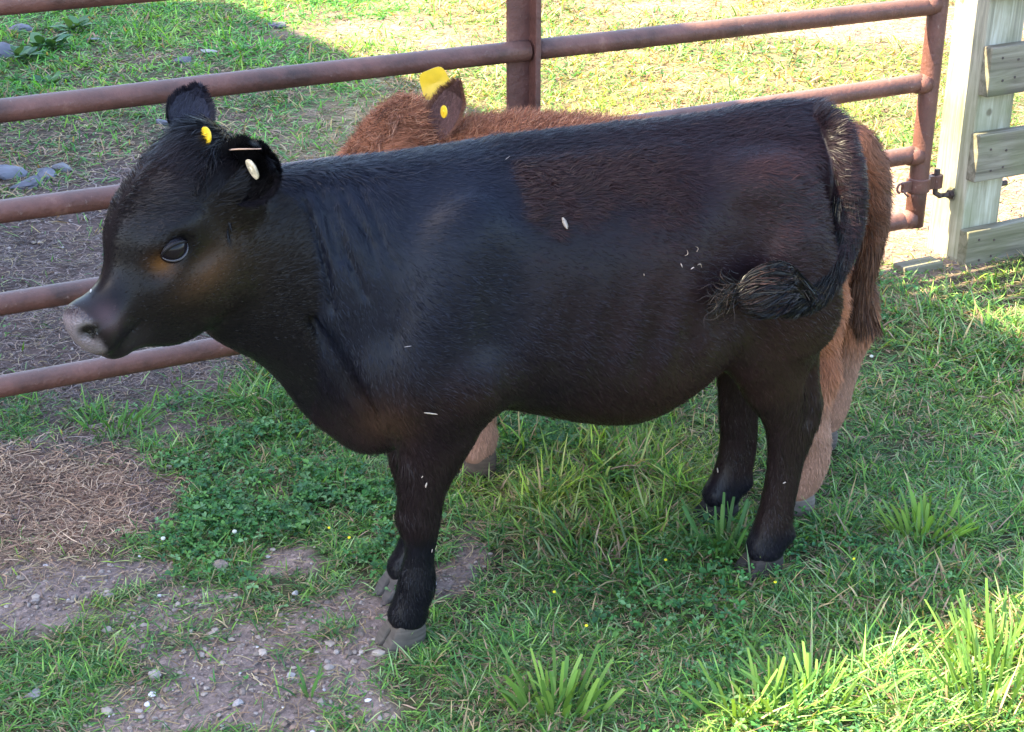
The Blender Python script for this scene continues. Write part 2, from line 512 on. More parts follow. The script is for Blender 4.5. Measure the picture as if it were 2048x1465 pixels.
GREENS = np.array([(.082, .190, .042), (.058, .160, .045), (.120, .245, .045), (.045, .120, .036), (.165, .290, .060), (.215, .300, .130), (.100, .165, .075)])
DRY = np.array([(.30, .22, .12), (.38, .30, .17), (.24, .16, .10), (.33, .22, .16), (.20, .13, .09)])
def pick(pal, n, jit=.18):
    c = pal[rng.integers(0, len(pal), n)] * (1 + rng.normal(0, jit, (n, 1)))
    return np.clip(c, .01, .9)

def add_grass():
    Vs, Fs, Cs = [], [], []; o = 0
    for (y0, y1, dens, wmul, lmul) in ((1.85, 2.6, 66000, 1, .82), (2.6, 3.4, 50000, 1.1, .88), (3.4, 4.6, 24000, 1.35, 1.1), (4.6, 6.5, 12500, 1.8, 1.2), (6.5, 9.5, 6500, 2.6, 1.35)):
        dm = y1 * math.cos(PITCH) + CAM_H * math.sin(PITCH)
        n = int(dens * (y1 - y0) * 2 * (dm * .392 + .12))
        x, y = scatter(n, y0, y1)
        cvv = cover(x, y)
        cl = fbm(x * 14, y * 14, seed=61, o=2)                         # small clumps
        p = cvv['grass'] * np.clip(.62 + .75 * cl, .08, 1)
        k = rng.random(len(x)) < p
        x, y = x[k], y[k]; cvv = {a: b[k] for a, b in cvv.items()}; cl = cl[k]
        n = len(x)
        Lg = cvv['long']
        L = (rng.gamma(5, .0052, n) + .009) * lmul * (1 + Lg * (.5 + 1.7 * (rng.random(n) < .5)) * rng.random(n) ** .5) * (1 + .4 * np.clip(cl, -.5, .8))
        L = np.clip(L, .01, .14)
        Wd = (.0017 + rng.random(n) * .0018) * wmul * (1 + .5 * Lg)
        lean = .45 + rng.random(n) * .75 + .35 * (1 - Lg) * rng.random(n)
        tone = fbm(x * 4.5, y * 4.5, seed=71, o=4) * 1.2
        c = pick(GREENS, n)
        c = c * (1 + .35 * tone[:, None])
        yel = sm(fbm(x * 2.4, y * 2.4, seed=81), .0, .5)[:, None]
        c = c * (1 + yel * np.array([.55, .18, -.05]))
        lush = sm(-.75 - x + (y - 5) * .1, -.3, .3) * cvv['far']
        c = c * (1 - lush[:, None] * np.array([.25, -.12, .2]))
        dry = rng.random(n) < (.13 * (1 - .6 * lush) + .22 * cvv['far'] * (1 - .9 * lush) * (1 + cvv['patch']) + .3 * cvv['hay'] + .12 * cvv['sparse'] + .10 * (tone < -.25))
        c[dry] = pick(DRY, int(dry.sum()))
        V, F, cc = blade_set(x, y, L, Wd, lean, 4, c)
        Vs.append(V); Fs.append(F + o); Cs.append(cc); o += len(V)
    g = fast_mesh('grass', np.concatenate(Vs), [np.concatenate(Fs)], M_GRASS, np.concatenate(Cs))
    tag(g, 'green pasture grass growing round the calves and beyond the gate', 'grass', kind='stuff')
    print('grass blades', sum(len(f) for f in Fs) // 3, time.time() - T0)
add_grass()

def add_clover():
    x, y = scatter(190000, 1.85, 4.4)
    cvv = cover(x, y)
    cl = sm(fbm(x * 8, y * 8, seed=91, o=2), -.25, .3)
    k = rng.random(len(x)) < cvv['clover'] * cl * cvv['grass'] * .6
    x, y = x[k], y[k]; n = len(x)
    h = .008 + rng.random(n) * .028
    r = .0045 + rng.random(n) * .0055 + .006 * (rng.random(n) < .04)
    base = np.stack([x, y, gz(x, y) + h], 1)
    az = rng.random(n) * 6.28
    col_ = pick(np.array([(.055, .170, .045), (.070, .195, .050), (.105, .23, .055), (.05, .14, .055), (.13, .245, .10)]), n)
    Vs, Fs, Cs = [], [], []; o = 0
    prof = np.array([(0, 0), (.45, -.36), (.95, -.46), (1.22, -.2), (1.15, 0), (1.22, .2), (.95, .46), (.45, .36)])
    tri = np.array([(0, 1, 2), (0, 2, 3), (0, 3, 4), (0, 4, 5), (0, 5, 6), (0, 6, 7)])
    for q in range(3):
        a = az + q * 2.094 + rng.normal(0, .15, n)
        d = np.stack([np.cos(a), np.sin(a), rng.normal(.05, .3, n)], 1); d /= np.linalg.norm(d, axis=1)[:, None]
        s = np.stack([-np.sin(a), np.cos(a), rng.normal(0, .25, n)], 1)
        V = base[:, None] + r[:, None, None] * (prof[None, :, 0:1] * d[:, None] + prof[None, :, 1:2] * s[:, None])
        V[:, :, 2] += -r[:, None] * .18 * np.array([0, 1, 1, 0, -1, 0, 1, 1])[None] * -1
        F = (np.arange(n) * 8)[:, None, None] + tri[None]
        Vs.append(V.reshape(-1, 3)); Fs.append(F.reshape(-1, 3) + o); o += n * 8
        Cs.append(np.repeat(col_ * (1 + rng.normal(0, .1, (n, 1))), 8, 0))
    g = fast_mesh('clover', np.concatenate(Vs), [np.concatenate(Fs)], M_CLOVER, np.concatenate(Cs))
    tag(g, 'low clover leaves spread through the shaded turf', 'clover', kind='stuff')
    print('clover', n, time.time() - T0)
add_clover()

def add_straw():
    Vs, Fs, Cs = [], [], []; o = 0
    for (y0, y1, dens, wm) in ((1.85, 3.0, 30000, 1), (3.0, 4.6, 18000, 1.3), (4.6, 9.0, 4500, 2.2)):
        dm = y1 * math.cos(PITCH) + CAM_H * math.sin(PITCH)
        n = int(dens * (y1 - y0) * 2 * (dm * .392 + .12))
        x, y = scatter(n, y0, y1)
        cvv = cover(x, y)
        lit = sm(fbm(x * 5, y * 5, seed=101, o=2), -.3, .35)
        p = np.clip(.06 + .95 * cvv['straw'] + cvv['mulch'] * (.42 + .5 * lit) + cvv['sparse'] * .45 + cvv['bare'] * .32 * (.4 + lit) + .06 * cvv['gravel'] + .22 * cvv['far'] * cvv['patch'] * (x > -.6) + .9 * cvv['hay'] + .10 * cvv['dirt'] + .1 * cvv['grass'] * lit + .9 * blob(x, y, 1800, 605, .10, .16), 0, 1)
        k = rng.random(len(x)) < p
        x, y = x[k], y[k]; st = cvv['straw'][k]; mu = np.maximum(cvv['mulch'], cvv['bare'])[k]; n = len(x)
        L = (.010 + rng.random(n) ** 2 * .050) * (1 + .3 * st) * wm ** .5
        Wd = (.0009 + rng.random(n) * .0012) * wm
        az = rng.random(n) * 6.28
        d = np.stack([np.cos(az), np.sin(az), rng.normal(0, .12, n)], 1)
        s = np.stack([-np.sin(az), np.cos(az), rng.normal(0, .3, n)], 1)
        z = gz(x, y) + .002 + rng.random(n) * (.004 + .012 * st)
        t = np.linspace(-.5, .5, 4)[None, :, None]
        kink = rng.normal(0, .18, (n, 1, 1))
        P = np.stack([x, y, z], 1)[:, None] + d[:, None] * t * L[:, None, None] + s[:, None] * (kink * np.array([0, 1, .7, -.3])[None, :, None]) * L[:, None, None]
        P[:, :, 2] = np.maximum(P[:, :, 2], (gz(x, y) + .001)[:, None])
        V, F = ribbons(P, np.repeat(Wd[:, None] * .5, 4, 1), s)
        pal_d = pick(DRY, n)
        pal_o = pick(np.array([(.42, .26, .16), (.30, .17, .11), (.55, .38, .25), (.15, .09, .065)]), n)
        pal_m = pick(np.array([(.20, .14, .125), (.12, .085, .075), (.30, .22, .19), (.075, .055, .05)]), n)
        c = np.where((rng.random(n) < st)[:, None], pal_o, np.where((rng.random(n) < mu * .8)[:, None], pal_m, pal_d))
        Vs.append(V); Fs.append(F + o); Cs.append(np.repeat(c, 8, 0)); o += len(V)
    g = fast_mesh('straw_litter', np.concatenate(Vs), [np.concatenate(Fs)], M_STRAW, np.concatenate(Cs))
    tag(g, 'dry straw and dead grass lying over the bare ground', 'straw', kind='stuff')
    print('straw', len(g.data.polygons) // 3, time.time() - T0)
add_straw()

ICO_V = []; ICO_F = []
def _ico():
    t = (1 + 5 ** .5) / 2
    V = np.array([(-1, t, 0), (1, t, 0), (-1, -t, 0), (1, -t, 0), (0, -1, t), (0, 1, t), (0, -1, -t), (0, 1, -t), (t, 0, -1), (t, 0, 1), (-t, 0, -1), (-t, 0, 1)]) / math.sqrt(1 + t * t)
    F = np.array([(0, 11, 5), (0, 5, 1), (0, 1, 7), (0, 7, 10), (0, 10, 11), (1, 5, 9), (5, 11, 4), (11, 10, 2), (10, 7, 6), (7, 1, 8), (3, 9, 4), (3, 4, 2), (3, 2, 6), (3, 6, 8), (3, 8, 9), (4, 9, 5), (2, 4, 11), (6, 2, 10), (8, 6, 7), (9, 8, 1)])
    return V, F
def _subd(V, F):
    cache = {}; V = list(map(tuple, V)); out = []
    def mid(a, b):
        k = (min(a, b), max(a, b))
        if k not in cache:
            p = (np.array(V[a]) + np.array(V[b])) / 2; p /= np.linalg.norm(p)
            cache[k] = len(V); V.append(tuple(p))
        return cache[k]
    for a, b, c in F:
        x, y, z = mid(a, b), mid(b, c), mid(c, a)
        out += [(a, x, z), (b, y, x), (c, z, y), (x, y, z)]
    return np.array(V), np.array(out)
ICO = _ico(); ICO2 = _subd(*_subd(*ICO))

def add_gravel():
    x, y = scatter(90000, 1.85, 4.6)
    cvv = cover(x, y)
    p = np.clip(cvv['gravel'] * .8 * (1 - .6 * cvv['grass']) + cvv['bare'] * .12 + cvv['mulch'] * .12 + cvv['dirt'] * .12, 0, 1)
    k = rng.random(len(x)) < p
    x, y = x[k], y[k]; gr = cvv['gravel'][k]; n = len(x)
    r = .0011 + rng.gamma(1.3, .0011, n); r = np.clip(r, .0010, .009)
    V0, F0 = ICO
    S = r[:, None] * np.stack([1 + rng.random(n) * .6, .8 + rng.random(n) * .4, .45 + rng.random(n) * .35], 1)
    az = rng.random(n) * 6.28
    V = V0[None] * S[:, None] * (1 + rng.normal(0, .13, (n, 12, 1)))
    ca, sa = np.cos(az)[:, None], np.sin(az)[:, None]
    V = np.stack([V[..., 0] * ca - V[..., 1] * sa, V[..., 0] * sa + V[..., 1] * ca, V[..., 2]], -1)
    V += np.stack([x, y, gz(x, y) + r * .25 + gr * .001], 1)[:, None]
    c = pick(np.array([(.27, .21, .17), (.19, .145, .12), (.33, .265, .22), (.15, .115, .10), (.25, .165, .12), (.28, .23, .20)]), n, .15)
    white = rng.random(n) < .018
    c[white] = pick(np.array([(.62, .58, .58), (.5, .46, .45)]), int(white.sum()), .1)
    F = ((np.arange(n) * 12)[:, None, None] + F0[None]).reshape(-1, 3)
    g = fast_mesh('gravel', V.reshape(-1, 3), [F], M_STONE, np.repeat(c, 12, 0), smooth=False)
    tag(g, 'small grey and white gravel pressed into the bare soil', 'gravel', kind='stuff')
    print('gravel', n, time.time() - T0)
add_gravel()

def rock(px, py, size, label, colour, flat=.45, group=None, name='rock', rz=0.0, seed=0):
    V, F = ICO2
    c = at(px, py)
    n1 = fbm(V[:, 0] * 1.6 + seed * 7, V[:, 1] * 1.6, V[:, 2] * 1.6, seed=seed, o=3)
    n2 = noise(V[:, 0] * 5 + seed, V[:, 1] * 5, V[:, 2] * 5, seed=seed + 5)
    P = V * (1 + .38 * n1 + .07 * n2)[:, None] * np.array([1, .72, flat]) * size
    # a few facets
    rr = np.random.default_rng(seed + 100)
    for q in range(5):
        nn = rr.normal(size=3); nn /= np.linalg.norm(nn)
        dd = P @ nn; lim = size * .62 * (1 if abs(nn[2]) < .6 else flat)
        P -= np.clip(dd - lim, 0, None)[:, None] * nn * .85
    cc = np.array(colour)[None] * (1 + .25 * n2)[:, None]
    o = fast_mesh(name, P, [F], M_STONE, cc, smooth=False)
    o.location = (c[0], c[1], float(gz(np.array([c[0]]), np.array([c[1]]))[0]) + size * flat * .35)
    o.rotation_euler = (0, 0, rz)
    tag(o, label, 'rock', group)
    return o
ROCKG = 'rocks and stones lying about the yard'
slate = (.16, .16, .185)
rock(8, 108, .085, 'large grey rock at the left edge of the far grass', slate, .5, ROCKG, seed=1)
rock(40, 60, .06, 'grey rock in the leafy weeds, top left corner', slate, .45, ROCKG, seed=2, rz=.5)
rock(10, 352, .075, 'dark slab of rock at the left edge, just above the second rail', slate, .3, ROCKG, seed=3)
rock(55, 372, .07, 'dark cracked rock beside the slab at the left edge', (.12, .12, .14), .3, ROCKG, seed=4, rz=1)
rock(92, 352, .05, 'blue grey rock right of the cracked one near the left edge', slate, .35, ROCKG, seed=5, rz=2)
rock(128, 338, .045, 'small grey rock beside a green tuft near the left edge', (.17, .165, .17), .45, ROCKG, seed=6)
rock(190, 82, .04, 'flat grey stone in the far shaded grass', slate, .3, ROCKG, seed=7)
rock(362, 125, .06, 'low dark stone in the bare streak behind the top rail', (.13, .13, .15), .3, ROCKG, seed=8)
rock(415, 108, .05, 'pale flat stone in the bare streak behind the top rail', (.3, .27, .27), .25, ROCKG, seed=9)
rock(325, 250, .035, 'grey stone just left of the black calf\'s upright ear', slate, .5, ROCKG, seed=10)
rock(552, 52, .055, 'dark stone on the edge of the sunlit field', (.11, .11, .13), .35, ROCKG, seed=11)
rock(745, 88, .05, 'small dark clod in the sunlit field left of the gate\'s upright', (.14, .11, .11), .4, ROCKG, seed=12)
rock(66, 1395, .021, 'flat oval grey stone in the lower left corner', (.24, .21, .20), .35, ROCKG, seed=13)
rock(440, 1137, .022, 'tan stone in the gravel patch ahead of the front hooves', (.33, .25, .21), .5, ROCKG, seed=14)
rock(310, 1360, .013, 'pale upright pebble in the lower left gravel', (.30, .25, .22), .8, ROCKG, seed=15)
rock(475, 1412, .011, 'round white pebble at the bottom of the gravel', (.34, .30, .29), .7, ROCKG, seed=16)
rock(583, 1357, .009, 'small round white pebble in the gravel below the front hoof', (.34, .30, .29), .8, ROCKG, seed=17)
rock(215, 1272, .012, 'cream pebble beside the grass clump at lower left', (.30, .25, .21), .7, ROCKG, seed=18)
rock(590, 1190, .008, 'whitish pebble in the clover left of the front hoof', (.45, .42, .4), .7, ROCKG, seed=19)

# bright tufts of wide grass
def tuft(px, py, n, L, spread, wid, label, cols, lean=.35, az0=None, azs=3.14):
    n = int(n * 1.4)
    c = at(px, py); az = (rng.random(n) * 2 - 1) * azs + (az0 or 0)
    rr = spread * 1.35 * rng.random(n) ** .6
    x = rr * np.cos(az) ; y = rr * np.sin(az) * .6
    K = 6
    t = np.linspace(0, 1, K)[None]
    L_ = L * .86 * (.35 + .65 * rng.random(n))
    ang = (lean * (rr / spread) + rng.normal(0, .12, n))[:, None] + (.1 + rng.random(n)[:, None] * .6) * t
    seg = L_[:, None] / (K - 1)
    hx = np.cumsum(np.sin(ang) * seg, 1) - np.sin(ang[:, :1]) * seg; hz = np.cumsum(np.cos(ang) * seg, 1) - np.cos(ang[:, :1]) * seg
    P = np.stack([x[:, None] + np.cos(az)[:, None] * hx, y[:, None] + np.sin(az)[:, None] * hx, hz], -1)
    tw = rng.random(n) * 6.28
    s = np.stack([np.cos(tw), np.sin(tw) * .5, np.zeros(n)], 1); s /= np.linalg.norm(s, axis=1)[:, None]
    W = wid * .62 * (.7 + .5 * rng.random(n))[:, None] * np.array([.8, 1, 1.05, 1, .95, .72])[None]
    V, F = ribbons(P, W, s)
    cc = pick(np.array(cols), n, .12)
    cc = np.repeat(cc, K * 2, 0)
    o = fast_mesh('grass_tuft', V, [F], M_GRASS, cc)
    o.location = (c[0], c[1], float(gz(np.array([c[0]]), np.array([c[1]]))[0]))
    tag(o, label, 'grass tuft', 'tufts of broad bladed grass')
    return o
BRIGHT = [(.14, .26, .05), (.11, .22, .05), (.18, .30, .07)]
MIDG = [(.075, .17, .045), (.06, .15, .05), (.10, .19, .06)]
tuft(1115, 1420, 46, .125, .06, .0062, 'bright tuft of cut broad grass at bottom centre', BRIGHT)
tuft(1440, 1105, 46, .125, .06, .0060, 'tuft of broad grass between the black calf\'s hind hooves', MIDG, .5)
tuft(1845, 1070, 40, .125, .06, .0055, 'upright yellow green tuft in the shade at right', BRIGHT, .35)
tuft(1995, 1410, 60, .15, .08, .0045, 'tall sunlit tuft in the lower right corner', BRIGHT, .3)
tuft(1985, 1330, 50, .15, .07, .0045, 'tall sunlit tuft behind the corner one at right edge', BRIGHT, .35)
tuft(1625, 1420, 48, .135, .08, .005, 'spreading half lit tuft on the shadow line at bottom right', BRIGHT, .5)
tuft(1540, 1425, 30, .12, .06, .005, 'thin half lit tuft left of the spreading one at bottom right', BRIGHT, .4)
tuft(1475, 1440, 12, .13, .03, .0065, 'few wide blades of grass leaning left at bottom right', BRIGHT, .6)
tuft(620, 1400, 8, .075, .03, .004, 'lone sprig of grass in the gravel at lower left', MIDG, .7)
tuft(225, 850, 50, .075, .07, .0035, 'small bright tuft on bare soil under the calf\'s chin', [(.10, .22, .05), (.08, .2, .05)], .6)
tuft(545, 830, 40, .08, .07, .003, 'fine green tuft under the black calf\'s throat', MIDG, .4)

# weeds at the far left
def weed(px, py, n, L, label):
    c = at(px, py); az = rng.random(n) * 6.28
    K = 5; t = np.linspace(0, 1, K)[None]
    L_ = L * (.6 + .6 * rng.random(n)); ang = (.5 + rng.random(n) * .6)[:, None] + .6 * t
    seg = L_[:, None] / (K - 1)
    hx = np.cumsum(np.sin(ang) * seg, 1); hz = np.cumsum(np.cos(ang) * seg, 1)
    b = rng.normal(0, .022, (n, 2))
    P = np.stack([b[:, :1] + np.cos(az)[:, None] * hx, b[:, 1:] + np.sin(az)[:, None] * hx, hz], -1)
    s = np.stack([-np.sin(az), np.cos(az), rng.normal(0, .2, n)], 1)
    W = L_[:, None] * .22 * np.array([.2, .8, 1, .8, .1])[None]
    V, F = ribbons(P, W, s)
    o = fast_mesh('weed', V, [F], M_CLOVER, np.repeat(pick(np.array([(.05, .13, .06), (.07, .16, .06), (.10, .2, .09)]), n, .15), K * 2, 0))
    o.location = (c[0], c[1], 0)
    return tag(o, label, 'weed', 'broad leaved weeds at the far left')
weed(95, 100, 26, .11, 'largest broad leaved weed, below the top left rocks')
weed(50, 120, 20, .09, 'broad leaved weed beside the rock at the left edge')
weed(150, 62, 20, .09, 'broad leaved weed in the upper left grass')
weed(100, 170, 14, .06, 'small broad leaved weed in the thin grass at upper left')

# small flowers
def flower(px, py, colour, r, h, what, group):
    c = at(px, py); V, F = ICO2
    P = V * np.array([r, r, r * .75]) + np.array([0, 0, h])
    mb = MB(); mb.add(P, F3=F); mb.tube([(0, 0, 0), (.001, 0, h * .5), (0, 0, h)], .0006, 5)
    V_ = np.concatenate(mb.V); cc = np.tile(np.array([.06, .14, .05]), (len(V_), 1)); cc[:len(P)] = colour
    o = fast_mesh('flower', V_, [np.concatenate(mb.F4), np.concatenate(mb.F3)], M_STONE, cc)
    o.location = (c[0], c[1], 0)
    return tag(o, what, 'flower', group)
for q in ((1172, 1283), (1108, 1215), (1330, 1150), (1548, 1195), (1705, 1148), (700, 1105), (660, 1085)):
    flower(*q, (.75, .62, .03), .0032, .034, 'tiny yellow flower head in the shaded turf', 'tiny yellow flowers')
for q in ((1740, 742), (1345, 828), (472, 1098), (330, 1112)):
    flower(*q, (.50, .50, .42), .0048, .040, 'small round white clover blossom in the turf', 'white clover blossoms')

# ------------------------------------------------------------ barn (left, out of frame: its shadow covers the yard)
def barn():
    H = 4.5
    off = SUN / SUN[2] * H
    A = np.array([1.827, 2.978, 0]) + off; Bk = np.array([-1.542, 8.366, 0]) + off
    ea = np.array([.862, .507, 0])
    e2 = np.array([.995, .095, 0])
    root = empty('barn', (A[0], A[1], 0))
    tag(root, 'red sided barn with a low tin roof standing left of the gate', 'barn')
    O = np.array([A[0], A[1], 0])
    c = np.stack([A, Bk, Bk - e2 * 6, A - ea * 6]) - O
    mb = MB()
    up = np.array([0, 0, .12])
    V = np.concatenate([c - up, c])
    mb.add(V, [(3, 2, 1, 0), (4, 5, 6, 7), (0, 1, 5, 4), (1, 2, 6, 5), (2, 3, 7, 6), (3, 0, 4, 7)])
    mb.build('roof', M_ROOF, root)
    inn = c.copy(); ctr = c.mean(0)
    inn[:, :2] = ctr[:2] + (c[:, :2] - ctr[:2]) * .93
    for i in range(4):
        a = inn[i].copy(); b = inn[(i + 1) % 4].copy(); d = (b - a); L = np.linalg.norm(d); d /= L
        nrm = np.cross(d, [0, 0, 1])
        mb = MB()
        k = int(L / .2)
        for q in range(k):
            w0 = L / k
            ctrp = a + d * (q + .5) * w0; ctrp[2] = H / 2 - .07
            mb.box(ctrp + nrm * (.004 if q % 2 else 0), d * (w0 / 2 - .002), nrm * .012, np.array([0, 0, H / 2 - .07]))
        mb.build('wall', M_BARNW, root)
barn()

# ------------------------------------------------------------ gate
GD = np.array([.892, .452, 0.0]); GD /= np.linalg.norm(GD)
GN = np.array([GD[1], -GD[0], 0.0])                               # towards the camera
G0 = np.array([1.187, 4.332, 0.0])
GROT = math.atan2(GD[1], GD[0])
gate = empty('pipe_gate', G0, GROT)
tag(gate, 'rusty red brown pipe gate standing behind the two calves', 'gate')
RAILS = [.138, .331, .542, .765, .985, 1.20]
LG = 3.66
def gl(k, m, z): return np.array([k, -m, z])                       # gate frame: k along, m towards the camera
MID = -1.30
for z in RAILS:
    mb = MB()
    for a, b in ((-LG, MID + .012), (MID + .022, -.012)):
        xs = np.linspace(a, b, 24)
        wob = .004 * noise(xs * 1.1, xs * 0 + z * 9, seed=5)
        P = np.stack([xs, wob * .5, z + wob], 1)
        mb.tube(P, .0255, 20)
    mb.tube([gl(-.05, 0, z), gl(-.03, 0, z), gl(-.012, 0, z)], [.0258, .0285, .031], 20)   # weld collar
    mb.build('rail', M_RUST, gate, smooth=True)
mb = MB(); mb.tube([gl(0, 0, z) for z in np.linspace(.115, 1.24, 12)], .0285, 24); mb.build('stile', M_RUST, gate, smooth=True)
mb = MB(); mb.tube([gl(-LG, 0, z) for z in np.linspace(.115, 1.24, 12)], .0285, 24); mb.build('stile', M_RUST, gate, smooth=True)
mb = MB()
mb.box(gl(MID - .008, -.012, .68), (.030, 0, 0), (0, .006, 0), (0, 0, .56))
mb.box(gl(MID + .0265, 0, .68), (.0075, 0, 0), (0, .030, 0), (0, 0, .56))
mb.build('upright', M_RUST, gate, bevel=.002)
hinge = MB()
hinge.tube([gl(0, 0, .222), gl(0, 0, .262)], .0345, 24)
hinge.box(gl(.045, .0, .242), (.020, 0, 0), (0, .012, 0), (0, 0, .020))
hinge.tube([gl(.068, 0, .222), gl(.068, 0, .262)], .019, 16)
hinge.box(gl(-.048, .006, .242), (.018, 0, 0), (0, .005, 0), (0, 0, .016))
h = hinge.build('hinge', M_RUST, gate, bevel=.002)
mb = MB(); mb.tube([gl(.068, 0, .262), gl(.068, 0, .278)], .009, 10)
mb.tube([gl(.068, 0, .222), gl(.069, 0, .205), gl(.085, .004, .195), gl(.11, .006, .195), gl(.15, .006, .196), gl(.34, .006, .2)], .0085, 12)
mb.tube([gl(.128, .006, .195), gl(.133, .006, .195)], .022, 16)
mb.tube([gl(.115, .006, .195), gl(.128, .006, .195)], .014, 6)
mb.build('hinge_bolt', M_DARKMETAL, gate, bevel=.0008)
mb = MB()
th = np.linspace(0, 4.6, 14)
mb.tube([gl(-.075 + .012 * math.cos(a), .012, .243 + .014 * math.sin(a)) for a in th], .0035, 8)
mb.tube([gl(-.066, .012, .236), gl(-.055, .014, .222), gl(-.045, .014, .215)], .003, 8)
mb.build('latch_ring', M_RUST, gate, smooth=True)

# fence at right: square post and boards
fence = empty('wooden_fence', G0, GROT)
tag(fence, 'weathered grey timber fence with green stained post at right edge', 'fence')
PK, PM, PW = .128, -.004, .0695
def post(k0):
    mb = MB(); zs = np.linspace(-.05, 1.45, 16)
    for z0, z1 in zip([-.05], [1.45]):
        mb.box(gl(k0 + PW, PM, (z0 + z1) / 2), (PW, 0, 0), (0, PW, 0), (0, 0, (z1 - z0) / 2))
    return mb.build('post', M_POST, fence, bevel=.004)
post(PK); post(PK + 2.4)
for i, zc in enumerate((.047, .322, .587, .855, 1.12, 1.36)):
    mb = MB(); tilt = (.004, -.002, .003, 0, 0, 0)[i]
    L = 2.6
    mb.box(gl(PK - .012 + L / 2 + (.004, .0, .006, 0, 0, 0)[i], PM + PW + .0205, zc), (L / 2, 0, tilt * 3), (0, .019, 0), (-tilt * .2, 0, .070))
    b = mb.build('board', M_BOARD, fence, bevel=.003)
    for kk, zz in ((.035, .03), (.045, -.035), (.095, .02), (.09, -.03)):
        c0 = gl(PK + kk, PM + PW + .0400, zc + zz)
        nm = MB(); nm.tube([c0, c0 - np.array([0, .0012, 0])], .0038, 8)
        nm.build('nail', M_DARKMETAL, b)
# low timber at the foot of the post
mb = MB()
mb.box(gl(-.01, .05, -.008), (.070, 0, 0), (0, .030, 0), (0, 0, .026))
tb = mb.build('timber_block', M_BOARD, bevel=.004)
tb.location = G0; tb.rotation_euler = (0, 0, GROT)
tag(tb, 'half buried timber block at the foot of the fence post', 'timber')
# ------------------------------------------------------------ calves: one implicit body, meshed with surface nets
class Field:
    def __init__(s, lo, hi, h):
        s.lo = np.array(lo, float); s.h = h
        s.n = np.ceil((np.array(hi) - s.lo) / h).astype(int) + 1
        s.D = np.full(s.n, .2, np.float32)
    def sub(s, lo, hi, pad):
        a = np.clip(np.floor((np.array(lo) - pad - s.lo) / s.h).astype(int), 0, s.n)
        b = np.clip(np.ceil((np.array(hi) + pad - s.lo) / s.h).astype(int) + 1, 0, s.n)
        sl = tuple(slice(i, j) for i, j in zip(a, b))
        ax = [(s.lo[i] + s.h * np.arange(a[i], b[i])).astype(np.float32) for i in range(3)]
        G = np.meshgrid(*ax, indexing='ij')
        return sl, G
    def blend(s, sl, d, k, op='add'):
        D = s.D[sl]
        if op == 'add':
            hh = np.clip(.5 + .5 * (D - d) / k, 0, 1)
            s.D[sl] = D * (1 - hh) + d * hh - k * hh * (1 - hh)
        else:                                    # smooth subtraction
            d = -d
            hh = np.clip(.5 - .5 * (D - d) / k, 0, 1)
            s.D[sl] = D * (1 - hh) + d * hh + k * hh * (1 - hh)
    def ell(s, c, r, ax=None, k=.02, op='add'):
        c = np.array(c, float); r = np.array(r, float)
        M = np.eye(3) if ax is None else np.array(ax, float)          # rows: axes
        e = np.sqrt(((M * r[:, None]) ** 2).sum(0))
        sl, G = s.sub(c - e, c + e, k * 1.2 + .012)
        if 0 in s.D[sl].shape: return
        s.blend(sl, ell_d(G, c, r, M), k, op)
    def chain(s, pts, k=.02, n=None, op='add', axn=None):
        """pts rows: x y z ra rb  (ra in the plane of travel/sagittal, rb sideways)"""
        P = np.array(pts, float)
        seg = np.linalg.norm(np.diff(P[:, :3], axis=0), axis=1)
        t = np.concatenate([[0], np.cumsum(seg)])
        if n is None: n = int(max(6, t[-1] / (P[:, 3:5].min() * .30)))
        tt = np.linspace(0, t[-1], n)
        Q = np.stack([crspline(t, P[:, i], tt) for i in range(5)], 1)
        T = np.gradient(Q[:, :3], axis=0); T /= np.linalg.norm(T, axis=1)[:, None]
        mr = Q[:, 3:5].max()
        sl, G = s.sub(Q[:, :3].min(0) - mr, Q[:, :3].max(0) + mr, k * 1.2 + .012)
        d = np.full(s.D[sl].shape, .2, np.float32)
        side0 = np.array(axn if axn is not None else [0, 1, 0], float)
        lo = [g.ravel()[0] for g in G]
        for q, tn in zip(Q, T):
            b = side0 - tn * (side0 @ tn); b /= np.linalg.norm(b); a = np.cross(b, tn)
            M = np.stack([tn, a, b]); r = np.array([min(q[3], q[4]), q[3], q[4]])
            m2 = max(q[3], q[4]) + .03
            i0 = [max(0, int((q[i] - m2 - lo[i]) / s.h)) for i in range(3)]
            i1 = [int((q[i] + m2 - lo[i]) / s.h) + 2 for i in range(3)]
            ss = tuple(slice(u, v) for u, v in zip(i0, i1))
            d[ss] = np.minimum(d[ss], ell_d([g[ss] for g in G], q[:3], r, M))
        s.blend(sl, d, k, op)

def ell_d(G, c, r, M):
    X = [G[0] - c[0], G[1] - c[1], G[2] - c[2]]
    k0 = 0; k1 = 0
    for i in range(3):
        u = M[i, 0] * X[0] + M[i, 1] * X[1] + M[i, 2] * X[2]
        k0 = k0 + (u / r[i]) ** 2; k1 = k1 + (u / r[i] ** 2) ** 2
    k0 = np.sqrt(k0); k1 = np.sqrt(k1) + 1e-6
    return (k0 * (k0 - 1) / k1).astype(np.float32)

def crspline(t, v, tt):
    """monotone-ish cubic through the points"""
    m = np.gradient(v, t)
    d = np.diff(v) / np.diff(t)
    m[0] = d[0]; m[-1] = d[-1]
    i = np.clip(np.searchsorted(t, tt) - 1, 0, len(t) - 2)
    h = t[i + 1] - t[i]; u = (tt - t[i]) / h
    return ((2 * u ** 3 - 3 * u ** 2 + 1) * v[i] + (u ** 3 - 2 * u ** 2 + u) * h * m[i] + (-2 * u ** 3 + 3 * u ** 2) * v[i + 1] + (u ** 3 - u ** 2) * h * m[i + 1])

